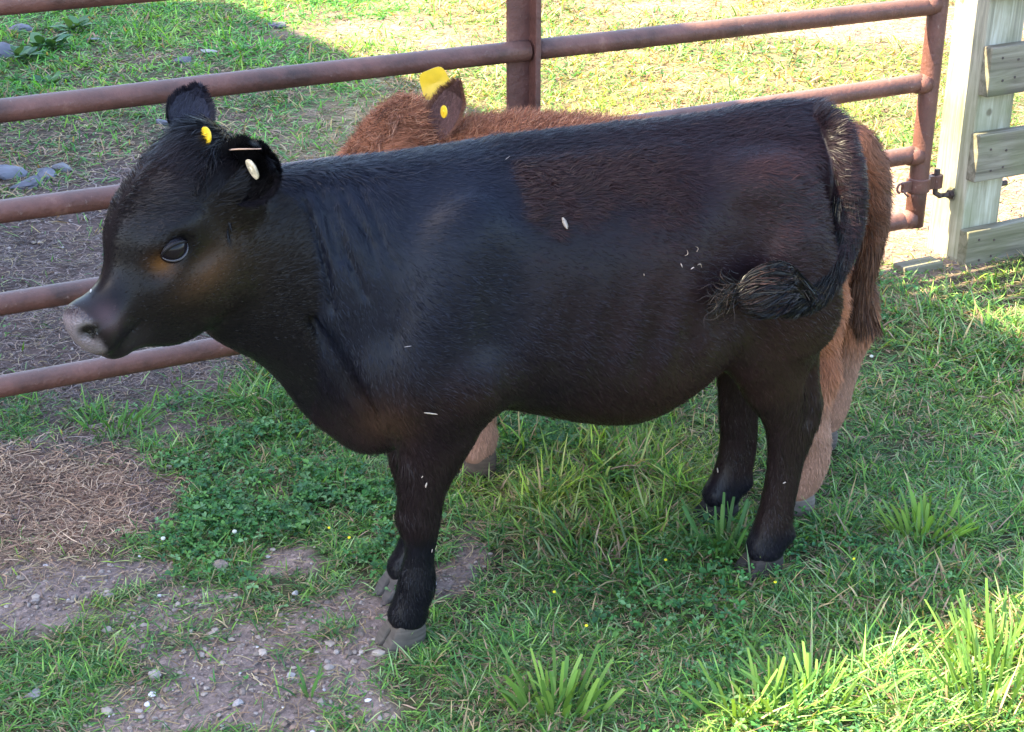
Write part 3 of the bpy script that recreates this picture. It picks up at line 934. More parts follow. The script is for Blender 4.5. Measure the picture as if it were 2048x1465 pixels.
def surface_nets(D, lo, h):
    S = D < 0
    c = [S[i:D.shape[0] - 1 + i, j:D.shape[1] - 1 + j, k:D.shape[2] - 1 + k] for i in (0, 1) for j in (0, 1) for k in (0, 1)]
    anyv = np.logical_or.reduce(c); allv = np.logical_and.reduce(c)
    act = anyv & ~allv
    I = np.argwhere(act)
    vid = np.full(act.shape, -1, np.int32); vid[act] = np.arange(len(I))
    acc = np.zeros((len(I), 3)); cnt = np.zeros(len(I))
    corners = [(i, j, k) for i in (0, 1) for j in (0, 1) for k in (0, 1)]
    for a in range(8):
        for b in range(a + 1, 8):
            ca, cb = np.array(corners[a]), np.array(corners[b])
            if np.abs(ca - cb).sum() != 1: continue
            da = D[tuple((I + ca).T)]; db = D[tuple((I + cb).T)]
            m = (da < 0) != (db < 0)
            t = np.where(m, da / np.where(m, da - db, 1), 0)
            acc += np.where(m[:, None], ca + t[:, None] * (cb - ca), 0); cnt += m
    V = lo + h * (I + acc / cnt[:, None])
    F = []
    for ax in range(3):
        sl0 = [slice(None)] * 3; sl1 = [slice(None)] * 3
        sl0[ax] = slice(0, -1); sl1[ax] = slice(1, None)
        a = S[tuple(sl0)]; b = S[tuple(sl1)]
        E_ = np.argwhere(a != b)
        o1, o2 = [(1, 2), (2, 0), (0, 1)][ax]
        ok = (E_[:, o1] > 0) & (E_[:, o2] > 0) & (E_[:, o1] < D.shape[o1] - 1) & (E_[:, o2] < D.shape[o2] - 1)
        E_ = E_[ok]
        ins = a[tuple(E_.T)]
        def cell(u, v):
            q = E_.copy(); q[:, o1] -= u; q[:, o2] -= v
            return vid[tuple(q.T)]
        q = np.stack([cell(1, 1), cell(0, 1), cell(0, 0), cell(1, 0)], 1)
        q[~ins] = q[~ins][:, ::-1]
        F.append(q)
    F = np.concatenate(F); F = F[(F >= 0).all(1)]
    return V, F

def vnormals(V, F):
    n = np.cross(V[F[:, 2]] - V[F[:, 0]], V[F[:, 3]] - V[F[:, 1]])
    Nn = np.zeros_like(V)
    for i in range(4): np.add.at(Nn, F[:, i], n)
    return Nn / (np.linalg.norm(Nn, axis=1)[:, None] + 1e-12)

def relax(V, F, it=2, lam=.5):
    for _ in range(it):
        A = np.zeros_like(V); c = np.zeros(len(V))
        for i in range(4):
            a, b = F[:, i], F[:, (i + 1) % 4]
            np.add.at(A, a, V[b]); np.add.at(c, a, 1); np.add.at(A, b, V[a]); np.add.at(c, b, 1)
        V = V + lam * (A / np.maximum(c, 1)[:, None] - V)
    return V

def rotm(e):
    ax = np.linalg.norm(e)
    if ax < 1e-9: return np.eye(3)
    k = np.array(e) / ax; K = np.array([[0, -k[2], k[1]], [k[2], 0, -k[0]], [-k[1], k[0], 0]])
    return np.eye(3) + math.sin(ax) * K + (1 - math.cos(ax)) * K @ K

class Frame:
    """head or hoof frame inside the calf's own space: columns are x, y, z axes"""
    def __init__(s, o, M): s.o = np.array(o, float); s.M = np.array(M, float)
    def p(s, q): return s.o + s.M @ np.array(q, float)
    def inv(s, V): return (np.asarray(V) - s.o) @ s.M
    def ell(s, F, c, r, rot=(0, 0, 0), k=.02, op='add'):
        F.ell(s.p(c), r, (s.M @ rotm(rot)).T, k, op)
    def chain(s, F, pts, k=.02, op='add'):
        P = np.array(pts, float); Q = P.copy()
        for i in range(len(P)): Q[i, :3] = s.p(P[i, :3])
        F.chain(Q, k, op=op, axn=s.M[:, 1])

def torso(F, st, k=.03, ex=2.25):
    """st rows: s, z top, z bottom, z widest, half width, midline n"""
    st = np.array(st, float)
    sl, G = F.sub([st[0, 0], -.3, st[:, 2].min()], [st[-1, 0], .3, st[:, 1].max()], .03)
    sx = G[0][:, 0, 0].astype(float)
    sc_ = np.clip(sx, st[0, 0], st[-1, 0])
    prm = [crspline(st[:, 0], st[:, i], sc_)[:, None, None].astype(np.float32) for i in range(1, 6)]
    zt, zb, zw, w_, nc = prm
    ht = np.maximum(zt - zw, .004); hb = np.maximum(zw - zb, .004); w_ = np.maximum(w_, .004)
    dz = G[2] - zw; hz = np.where(dz > 0, ht, hb)
    u = np.abs((G[1] - nc) / w_); v = np.abs(dz / hz)
    e2 = np.where(dz > 0, ex, 2.0)
    q = (u ** e2 + v ** e2) ** (1 / e2)
    g1 = np.sqrt((u / w_) ** 2 + (v / hz) ** 2) + 1e-5
    d = q * (q - 1) / g1 * np.where(q > .3, 1, 1)
    end = np.maximum(st[0, 0] - G[0], G[0] - st[-1, 0])
    d = np.maximum(d, end)
    F.blend(sl, d.astype(np.float32), k)

def sample_surface(V, F, n, wfun=None):
    a = V[F[:, 0]]; c = V[F[:, 2]]
    ar = np.linalg.norm(np.cross(c - a, V[F[:, 3]] - V[F[:, 1]]), axis=1)
    if wfun is not None: ar = ar * wfun
    f = rng.choice(len(F), n, p=ar / ar.sum())
    u, v = rng.random((n, 1)), rng.random((n, 1))
    q = F[f]
    wts = [(1 - u) * (1 - v), u * (1 - v), u * v, (1 - u) * v]
    def interp(A): return sum(wts[i] * A[q[:, i]] for i in range(4))
    return interp, q

def build_hairs(P, Nn, flow, length, width, lay, col_, gravity=0.0, K=3, curl=.25):
    """short hairs lying on the coat; returns ribbons"""
    n = len(P)
    T = flow - Nn * (flow * Nn).sum(1)[:, None]
    T /= np.linalg.norm(T, axis=1)[:, None] + 1e-9
    B = np.cross(Nn, T)
    sp = rng.normal(0, .22, n)[:, None]
    T = T + B * sp; T /= np.linalg.norm(T, axis=1)[:, None]
    B = np.cross(Nn, T)
    la = np.clip(lay + rng.normal(0, .10, n), .05, 1.4)[:, None]
    D0 = T * np.cos(la) + Nn * np.sin(la)
    D1 = T * np.cos(la * (1 - curl)) + Nn * np.sin(la * (1 - curl) - curl * .5)
    D1[:, 2] -= gravity
    L = length[:, None]
    P0 = P - Nn * .0006
    P1 = P0 + D0 * L * .5
    P2 = P1 + D1 * L * .5
    pts = np.stack([P0, P1, P2], 1)
    W = width[:, None] * .5 * np.array([1, .8, .12])[None]
    side = B + Nn * rng.normal(0, .28, n)[:, None]
    side /= np.linalg.norm(side, axis=1)[:, None]
    V, F = ribbons(pts, W, side)
    c = np.repeat(np.stack([col_ * .9, col_, col_ * 1.1], 1), 2, 1).reshape(-1, 3)
    return V, F, c

def coat_mat(name, rough, spec, sheen=0.0, bump=True):
    m, n, b = mat(name)
    a = N(n, 'ShaderNodeAttribute', attribute_name='tint')
    n.links.new(a.outputs[0], b.inputs['Base Color'])
    b.inputs['Roughness'].default_value = rough
    b.inputs['Specular IOR Level'].default_value = spec
    if sheen:
        b.inputs['Sheen Weight'].default_value = sheen
        b.inputs['Sheen Roughness'].default_value = .4
    return m
M_COAT = coat_mat('black_coat', .34, .13)
M_COATB = coat_mat('brown_coat', .6, .25)
M_EARIN = coat_mat('ear_skin', .6, .2)
M_NOSE = coat_mat('nose_leather', .36, .28)
_n = M_NOSE.node_tree; _b = _n.nodes['Principled BSDF']
_tc = N(_n, 'ShaderNodeTexCoord'); _v = N(_n, 'ShaderNodeTexVoronoi'); _v.inputs['Scale'].default_value = 260
_n.links.new(_tc.outputs['Object'], _v.inputs['Vector'])
_bp = N(_n, 'ShaderNodeBump'); _bp.inputs['Strength'].default_value = .7; _bp.inputs['Distance'].default_value = .0015; _bp.invert = True
_n.links.new(_v.outputs['Distance'], _bp.inputs['Height']); _n.links.new(_bp.outputs[0], _b.inputs['Normal'])

def strands_obj(name, roots, dirs, L, wid, colours, parent, m, K=8, curl=.3, wave=3.0, grav=.0, clump=None, taper=True):
    """long hair: roots (N,3), dirs (N,3)"""
    n = len(roots)
    t = np.linspace(0, 1, K)
    d = dirs / np.linalg.norm(dirs, axis=1)[:, None]
    a = rng.normal(size=(n, 3)); a -= d * (a * d).sum(1)[:, None]; a /= np.linalg.norm(a, axis=1)[:, None]
    b = np.cross(d, a)
    ph = rng.random(n)[:, None] * 6.28
    am = (curl * L * (.5 + rng.random(n)))[:, None]
    P = roots[:, None] + d[:, None] * (t[None] * L[:, None])[..., None]
    off = am * t[None] ** 1.5 * np.sin(wave * t[None] + ph) * .5
    off2 = am * t[None] ** 1.5 * np.cos(wave * t[None] + ph) * .5
    P = P + a[:, None] * off[..., None] + b[:, None] * off2[..., None]
    P[:, :, 2] -= grav * (t[None] ** 2) * L[:, None]
    if clump is not None:
        P = P + (clump - P) * (t[None, :, None] ** 2) * .55
    T = np.gradient(P, axis=1); T /= np.linalg.norm(T, axis=2)[..., None] + 1e-9
    s = np.cross(T, b[:, None]); s /= np.linalg.norm(s, axis=2)[..., None] + 1e-9
    W = wid[:, None] * .5 * np.interp(t, [0, .6, 1], [1, .9, .15])[None]
    V, F = ribbons(P, W, s)
    c = np.repeat(colours, K * 2, 0)
    return fast_mesh(name, V, [F], m, c, parent=parent)

def hoof(parent, x, n, z0, yaw, size, colr, label=None):
    """two-toed hoof, x forward"""
    f = Field([-.06, -.05, -.01], [.06, .05, .075], .0022)
    for sgn in (-1, 1):
        f.ell([.004, sgn * .0155, .012], [.043, .0165, .030], k=.003)
        f.ell([-.012, sgn * .015, .030], [.030, .0165, .030], k=.008)
    f.ell([-.008, 0, .050], [.031, .027, .022], k=.012)
    f.ell([.045, 0, .012], [.03, .0022, .05], k=.003, op='sub')
    # flat sole and a steep front wall
    sl = tuple(slice(None) for _ in range(3))
    zz = (f.lo[2] + f.h * np.arange(f.n[2]))[None, None]
    xx = (f.lo[0] + f.h * np.arange(f.n[0]))[:, None, None]
    f.D = np.maximum(f.D, .001 - zz).astype(np.float32)
    f.D = np.maximum(f.D, ((xx - .046) * .82 + (zz - 0) * .57)).astype(np.float32)
    V, F = surface_nets(f.D, f.lo, f.h); V = relax(V, F, 2)
    band = .75 + .5 * (fbm(V[:, 0] * 40, V[:, 1] * 40, V[:, 2] * 300, seed=3) + .5)
    V2 = V * size
    V2[:, 0] *= -1; F = F[:, ::-1]                               # toes point to -s
    cy, sy = math.cos(yaw), math.sin(yaw)
    V3 = np.stack([V2[:, 0] * cy - V2[:, 1] * sy + x, V2[:, 0] * sy + V2[:, 1] * cy + n, V2[:, 2] + z0], 1)
    o = fast_mesh('hoof', V3, [F], M_STONE, np.array(colr)[None] * band[:, None], parent=parent)
    return o

def ear_mesh(parent, base, tip, open_dir, width, cup, cols, hair_n, hair_len, m, name='ear', inner_hair=True, roundness=.75):
    """cupped leaf; base/tip points, open_dir the way the opening faces. Returns object and a map (u, v) -> point"""
    base = np.array(base, float); tip = np.array(tip, float); A = tip - base; L = np.linalg.norm(A); A /= L
    O = np.array(open_dir, float); O -= A * (O @ A); O /= np.linalg.norm(O); S = np.cross(A, O)
    nu, nv = 28, 21
    def surf(u, v, off=0.0):
        u = np.asarray(u, float); v = np.asarray(v, float)
        wd = width * np.sin(np.pi * np.clip(u * .93 + .07, 0, 1) ** roundness) ** (.75 if roundness > .7 else 1.05)
        wd = np.maximum(wd, width * .34 * (1 - u) ** 2)
        c_ = cup * (1 - .55 * u) * (1.25 - .6 * u)
        ang = v * c_
        rad = wd / np.maximum(np.sin(np.minimum(c_, 1.5)), .3)
        p = base + A * (u * L)[..., None] + S * (rad * np.sin(ang))[..., None] - O * (rad * (np.cos(ang)) - rad * .6 + off)[..., None] * 1.0
        p = p - O * (.02 * np.sin(np.pi * u))[..., None] * 0 + O * (-.018 * (u ** 2))[..., None]
        return p
    u, v = np.meshgrid(np.linspace(0, 1, nu), np.linspace(-1, 1, nv), indexing='ij')
    Vi = surf(u, v); Vo = surf(u, v * .99, .005)
    V = np.concatenate([Vi.reshape(-1, 3), Vo.reshape(-1, 3)])
    ix = np.arange(nu * nv).reshape(nu, nv); q = np.stack([ix[:-1, :-1], ix[1:, :-1], ix[1:, 1:], ix[:-1, 1:]], -1).reshape(-1, 4)
    Fs = [q, q[:, ::-1] + nu * nv]
    ring = np.concatenate([ix[:, 0], ix[-1, 1:], ix[::-1, -1][1:], ix[0, ::-1][1:]])
    Fs.append(np.stack([ring[:-1], ring[1:], ring[1:] + nu * nv, ring[:-1] + nu * nv], 1))
    cin, cout = np.array(cols[0]), np.array(cols[1])
    cc = np.concatenate([np.repeat(cin[None], nu * nv, 0), np.repeat(cout[None], nu * nv, 0)])
    VS, FS, CS = [V], [np.concatenate(Fs)], [cc]; o_ = len(V)
    # hairs outside, inside and a longer fringe on the rim
    def nrm(u, v):
        e = 1e-3
        a = surf(u + e, v) - surf(u - e, v); b = surf(u, v + e) - surf(u, v - e)
        n = np.cross(b, a); n /= np.linalg.norm(n, axis=1)[:, None] + 1e-9
        s_ = np.sign((n * O).sum(1)); s_[s_ == 0] = 1
        return n * s_[:, None]
    for (cnt, side, ll, lay, cz) in ((hair_n, -1, .7, .3, cout), (int(hair_n * .8), 1, 1.0, .55, cin), (int(hair_n * .55), 0, 1.25, .5, cout)):
        uu = rng.random(cnt) ** .9 * .97 + .02; vv = rng.random(cnt) * 2 - 1
        if side == 0: vv = np.sign(vv) * (.93 + .07 * rng.random(cnt)); uu = rng.random(cnt) ** .7
        p = surf(uu, vv, .005 if side < 0 else 0); n_ = nrm(uu, vv) * (-1 if side < 0 else 1)
        flow = np.repeat(A[None], cnt, 0) + (S[None] * np.sign(vv)[:, None]) * (1.0 if side == 0 else .25)
        if side > 0: flow = flow + S[None] * (-vv)[:, None] * .5
        c = cz[None] * (1 + rng.normal(0, .25, (cnt, 1)))
        hv, hf, hc = build_hairs(p, n_, flow, hair_len * ll * (.6 + .7 * rng.random(cnt)), np.full(cnt, .0010), lay, np.clip(c, .002, 1))
        VS.append(hv); FS.append(hf + o_); CS.append(hc); o_ += len(hv)
    ob = fast_mesh(name, np.concatenate(VS), [np.concatenate(FS)], m, np.concatenate(CS), parent=parent)
    return ob, surf, (A, O, S)

def button(parent, c, nrm, r, m, name='ear_tag', thick=.003, squash=1.0):
    nrm = np.array(nrm, float); nrm /= np.linalg.norm(nrm)
    mb = MB(); c = np.array(c, float)
    mb.tube([c - nrm * thick, c - nrm * thick * .3, c + nrm * thick * .6, c + nrm * thick], [r * .9, r, r, r * .75], 24)
    mb.tube([c + nrm * thick * .9, c + nrm * (thick + .0010)], [r * .34, r * .28], 16)
    return mb.build(name, m, parent, smooth=False)

CB_A = R(21.0)
CB_O = np.array([.118, 2.55, 0.0])
def w2l(p, O=None, a=None):
    """world -> calf space"""
    O = CB_O if O is None else O; a = CB_A if a is None else a
    p = np.asarray(p, float) - O
    c, s = math.cos(a), math.sin(a)
    return np.stack([p[..., 0] * c + p[..., 1] * s, -p[..., 0] * s + p[..., 1] * c, p[..., 2]], -1)

def onn(px, py, n0, O=None, a=None):
    """calf-space point seen at a photo pixel on the plane n = n0"""
    O = CB_O if O is None else O; a = CB_A if a is None else a
    nn = np.array([-math.sin(a), math.cos(a), 0])
    c, s = math.cos(PITCH), math.sin(PITCH)
    x = (px - 1024) / FPX; u = -(py - 732.5) / FPX
    r = np.array([x, c + u * s, u * c - s]); o = np.array([0, 0, CAM_H])
    t = ((O + nn * n0 - o) @ nn) / (r @ nn)
    return w2l(o + r * t, O, a)

def black_calf():
    t0 = time.time()
    F = Field([-.98, -.34, -.01], [.70, .32, 1.02], .0046)
    # trunk and neck
    torso(F, [
        (-.700, .80, .70, .76, .030, -.02),
        (-.665, .845, .635, .76, .050, -.02),
        (-.62, .878, .595, .76, .068, -.018),
        (-.575, .884, .568, .74, .080, -.014),
        (-.528, .886, .525, .72, .092, -.010),
        (-.475, .887, .445, .67, .112, -.006),
        (-.43, .887, .383, .64, .128, -.003),
        (-.385, .886, .366, .62, .142, 0),
        (-.33, .885, .380, .61, .155, 0),
        (-.25, .887, .408, .60, .168, 0),
        (-.183, .889, .418, .60, .176, 0),
        (-.09, .889, .392, .58, .190, 0),
        (.0, .889, .362, .565, .203, 0),
        (.08, .890, .350, .56, .210, 0),
        (.14, .887, .366, .565, .206, 0),
        (.20, .886, .405, .58, .200, 0),
        (.25, .886, .452, .61, .192, 0),
        (.30, .893, .49, .64, .184, 0),
        (.36, .897, .53, .67, .174, 0),
        (.41, .892, .56, .69, .158, 0),
        (.45, .870, .60, .70, .122, 0),
        (.48, .835, .62, .71, .090, 0),
        (.505, .78, .65, .71, .060, 0),
        (.515, .74, .68, .71, .02, 0)], .02)
    for g in (-1, 1):
        # shoulder blade, point of shoulder, haunch, hook and pin bones, flank
        F.ell([-.275, g * .125, .67], [.085, .052, .17], rotm((0, R(14), 0)).T, k=.04)
        F.ell([-.375, g * .105, .535], [.075, .055, .085], k=.04)
        F.ell([-.27, g * .125, .52], [.095, .050, .085], k=.04)
        F.ell([.345, g * .108, .665], [.118, .080, .165], rotm((0, R(-12), 0)).T, k=.05)
        F.ell([.320, g * .120, .535], [.075, .055, .10], rotm((0, R(10), 0)).T, k=.045)
        F.ell([.270, g * .125, .812], [.06, .03, .035], k=.05)
        F.ell([.455, g * .065, .79], [.045, .035, .045], k=.03)
        F.ell([.215, g * .215, .68], [.05, .028, .11], k=.05, op='sub')
    # muscles read under the near and far coat
        F.ell([-.335, g * .150, .60], [.035, .022, .10], rotm((0, R(18), 0)).T, k=.03)
        F.ell([-.20, g * .190, .70], [.03, .012, .12], rotm((0, R(10), 0)).T, k=.04, op='sub')
        F.ell([-.245, g * .150, .535], [.055, .030, .055], k=.03)
        F.ell([.36, g * .175, .60], [.06, .022, .10], rotm((0, R(-20), 0)).T, k=.05)
        F.ell([.425, g * .150, .70], [.020, .014, .10], rotm((0, R(-8), 0)).T, k=.04, op='sub')
        for q in range(4):
            F.ell([-.10 + q * .075, g * (.209 + .004 * q), .60], [.012, .008, .12], rotm((0, R(16), 0)).T, k=.03, op='sub')
    # spine
    F.chain([(-.15, 0, .872, .02, .02), (.1, 0, .873, .018, .03), (.3, 0, .880, .02, .03), (.45, 0, .885, .02, .025)], .03)
    # near fore leg
    F.chain([(-.30, -.118, .52, .085, .052), (-.297, -.108, .45, .076, .050), (-.310, -.098, .39, .060, .045), (-.326, -.090, .33, .046, .040),
             (-.331, -.086, .285, .0395, .0375), (-.334, -.084, .258, .0400, .038), (-.331, -.082, .215, .0300, .030), (-.334, -.081, .17, .0265, .028),
             (-.338, -.080, .135, .0325, .032), (-.341, -.080, .110, .0350, .034), (-.350, -.080, .085, .0335, .033), (-.358, -.080, .060, .037, .034)], .022)
    for (a_, b_, z_) in ((.402, -.104, .085), (.428, .113, .085)):
        for g in (-1, 1):
            F.ell([a_, b_ + g * .017, z_], [.008, .007, .010], k=.006)
    # far fore leg
    F.chain([(-.28, .11, .50, .08, .05), (-.27, .105, .43, .070, .048), (-.278, .098, .37, .054, .042), (-.292, .090, .30, .043, .039),
             (-.290, .087, .255, .0375, .037), (-.280, .084, .20, .028, .030), (-.280, .082, .15, .0275, .030),
             (-.286, .082, .110, .033, .034), (-.300, .082, .080, .032, .033), (-.312, .082, .055, .036, .034)], .022)
    # near hind leg
    F.chain([(.330, -.125, .58, .098, .062), (.330, -.120, .50, .085, .056), (.345, -.116, .44, .076, .050), (.370, -.112, .385, .062, .042), (.386, -.109, .340, .052, .037),
             (.392, -.107, .300, .0470, .034), (.388, -.106, .255, .0375, .030), (.384, -.105, .20, .0340, .030), (.378, -.104, .15, .0340, .031),
             (.372, -.104, .112, .0360, .034), (.364, -.104, .085, .036, .035), (.358, -.104, .060, .039, .036)], .03)
    F.ell([.426, -.109, .345], [.020, .022, .036], rotm((0, R(-14), 0)).T, k=.022)
    F.chain([(.400, -.10, .52, .03, .035), (.412, -.107, .44, .018, .022), (.426, -.109, .37, .015, .018)], .03)
    F.chain([(.398, -.142, .44, .008, .008), (.404, -.148, .38, .007, .008), (.405, -.146, .345, .004, .006)], .02, op='sub')
    # far hind leg
    F.chain([(.345, .12, .56, .10, .06), (.350, .12, .48, .085, .055), (.388, .118, .41, .068, .046), (.405, .116, .35, .054, .038),
             (.410, .116, .30, .050, .035), (.408, .116, .24, .042, .032), (.412, .116, .18, .040, .031), (.408, .115, .13, .040, .033),
             (.394, .113, .09, .040, .034), (.378, .112, .060, .041, .036)], .03)
    F.ell([.430, .116, .345], [.022, .024, .038], k=.022)
    # brisket fold, dewlap
    F.chain([(-.60, 0, .64, .03, .022), (-.52, 0, .54, .035, .028), (-.46, 0, .455, .04, .035), (-.40, 0, .410, .04, .045), (-.34, 0, .415, .035, .045)], .03)
    # crease in front of the shoulder and behind the elbow, neck wrinkles
    F.chain([(-.505, -.092, .66, .008, .010), (-.47, -.115, .58, .014, .016), (-.435, -.128, .50, .016, .018), (-.405, -.118, .43, .012, .014), (-.37, -.125, .395, .008, .010)], .022, op='sub')
    F.chain([(-.205, -.192, .60, .006, .008), (-.200, -.190, .54, .010, .012), (-.198, -.178, .48, .011, .014), (-.205, -.158, .44, .009, .010)], .02, op='sub')
    for (s0, z0, s1, z1, dp) in ((-.50, .85, -.475, .68, .1), (-.46, .85, -.43, .70, .11), (-.435, .855, -.40, .74, .12), (-.415, .86, -.375, .75, .12), (-.48, .86, -.455, .76, .1)):
        pts = []
        for t in np.linspace(0, 1, 5):
            s_ = s0 + (s1 - s0) * t + .004 * math.sin(t * 5 + s0 * 90); z_ = z0 + (z1 - z0) * t
            # half width of the neck here
            wv = np.interp(s_, [-.575, -.475, -.385, -.25], [.080, .112, .142, .168]); zw_ = np.interp(s_, [-.575, -.385], [.74, .62])
            zt_ = .886
            yy = wv * (1 - min(1, max(0, (z_ - zw_) / (zt_ - zw_))) ** 2.25) ** (1 / 2.25) if z_ > zw_ else wv
            pts.append((s_, -yy - .0030, z_, .0045, .0085 * (1 - .6 * abs(2 * t - 1))))
        F.chain(pts, .008, op='sub')
    # sheath / navel and flank fold
    F.ell([.24, -.0, .415], [.06, .03, .03], k=.04)
    F.ell([.29, -.12, .50], [.045, .03, .05], k=.04)
    # ---- head
    hx = np.array([-.60, -.64, -.48]); hx /= np.linalg.norm(hx)
    hy = np.array([.71, -.70, .08]); hy -= hx * (hx @ hy); hy /= np.linalg.norm(hy)
    hz = np.cross(hx, hy)
    c, s = math.cos(CB_A), math.sin(CB_A)
    W2L = np.array([[c, s, 0], [-s, c, 0], [0, 0, 1]])
    Hd = Frame(w2l(np.array([-.487, 2.285, .940])), W2L @ np.stack([hx, hy, hz], 1))
    head_sdf(F, Hd, 1.0)
    # ---- tail (hangs down the rump and is flicked round the near side)
    TP = [(1636, 232, -.020, .023), (1662, 260, -.065, .029), (1682, 308, -.105, .032), (1694, 370, -.130, .0330), (1693, 430, -.143, .0320), (1682, 485, -.158, .0300), (1662, 535, -.176, .0270), (1640, 575, -.190, .0225), (1604, 600, -.212, .0200), (1575, 600, -.225, .014)]
    tail_pts = np.array([np.append(onn(a, b, n_), (r, r)) for a, b, n_, r in TP])
    F.chain(tail_pts, .006)
    V, Fc = surface_nets(F.D, F.lo, F.h)
    V = relax(V, Fc, 2, .45)
    Nn = vnormals(V, Fc)
    print('black body', len(V), time.time() - t0)
    return V, Fc, Nn, Hd, tail_pts

def head_sdf(F, H, z):
    """calf head: x towards the muzzle, +y the near side, z up out of the forehead"""
    E = lambda c, r, rot=(0, 0, 0), k=.02, op='add': H.ell(F, np.array(c) * z, np.array(r) * z, rot, k, op)
    E((.055, 0, -.040), (.100, .074, .074), k=.03)
    E((-.005, 0, -.015), (.050, .052, .050), k=.025)                 # poll
    E((.118, 0, -.045), (.085, .066, .064), k=.03)                   # forehead
    for g in (-1, 1):
        E((.130, g * .060, -.048), (.050, .022, .028), (0, 0, -g * .25), k=.018)      # brow
        E((.095, g * .050, -.135), (.085, .032, .085), k=.03)                          # masseter
        E((.175, g * .044, -.115), (.055, .024, .045), (0, .3, -g * .2), k=.025)       # cheek bone
        E((.010, g * .065, -.065), (.045, .030, .055), k=.025)                         # ear base
    H.chain(F, np.array([(.13, 0, -.068, .066, .058), (.185, 0, -.085, .052, .048), (.235, 0, -.098, .044, .041), (.280, 0, -.100, .043, .043)]) * z, .03)
    H.chain(F, np.array([(.05, 0, -.150, .070, .056), (.12, 0, -.178, .064, .048), (.18, 0, -.182, .050, .040), (.235, 0, -.153, .036, .034), (.272, 0, -.145, .024, .028)]) * z, .03)
    E((.296, 0, -.092), (.030, .046, .040), (0, .25, 0), k=.018)      # muzzle pad
    E((.302, 0, -.118), (.020, .041, .022), k=.014)                   # upper lip
    E((.280, 0, -.148), (.030, .029, .019), k=.010)                   # chin
    for g in (-1, 1):
        E((.143, g * .084, -.062), (.026, .018, .019), (0, .25, -g * .25), k=.010, op='sub')
        E((.125, g * .092, -.100), (.030, .010, .010), (0, -.1, 0), k=.02, op='sub')
        E((.190, g * .074, -.068), (.028, .014, .018), k=.02, op='sub')
        E((.324, g * .033, -.083), (.021, .018, .0140), (.3 * g, .5, -g * .5), k=.004, op='sub')
        E((.306, g * .046, -.080), (.012, .006, .006), (0, .3, 0), k=.006, op='sub')
        E((.280, g * .043, -.133), (.038, .011, .0018), (0, .1, g * .2), k=.004, op='sub')


def lerpc(a, b, t): return a + (np.array(b) - a) * np.clip(t, 0, 1)[:, None]
def gauss(V, c, r): return np.exp(-(((V - np.array(c)) / np.array(r)) ** 2).sum(1))

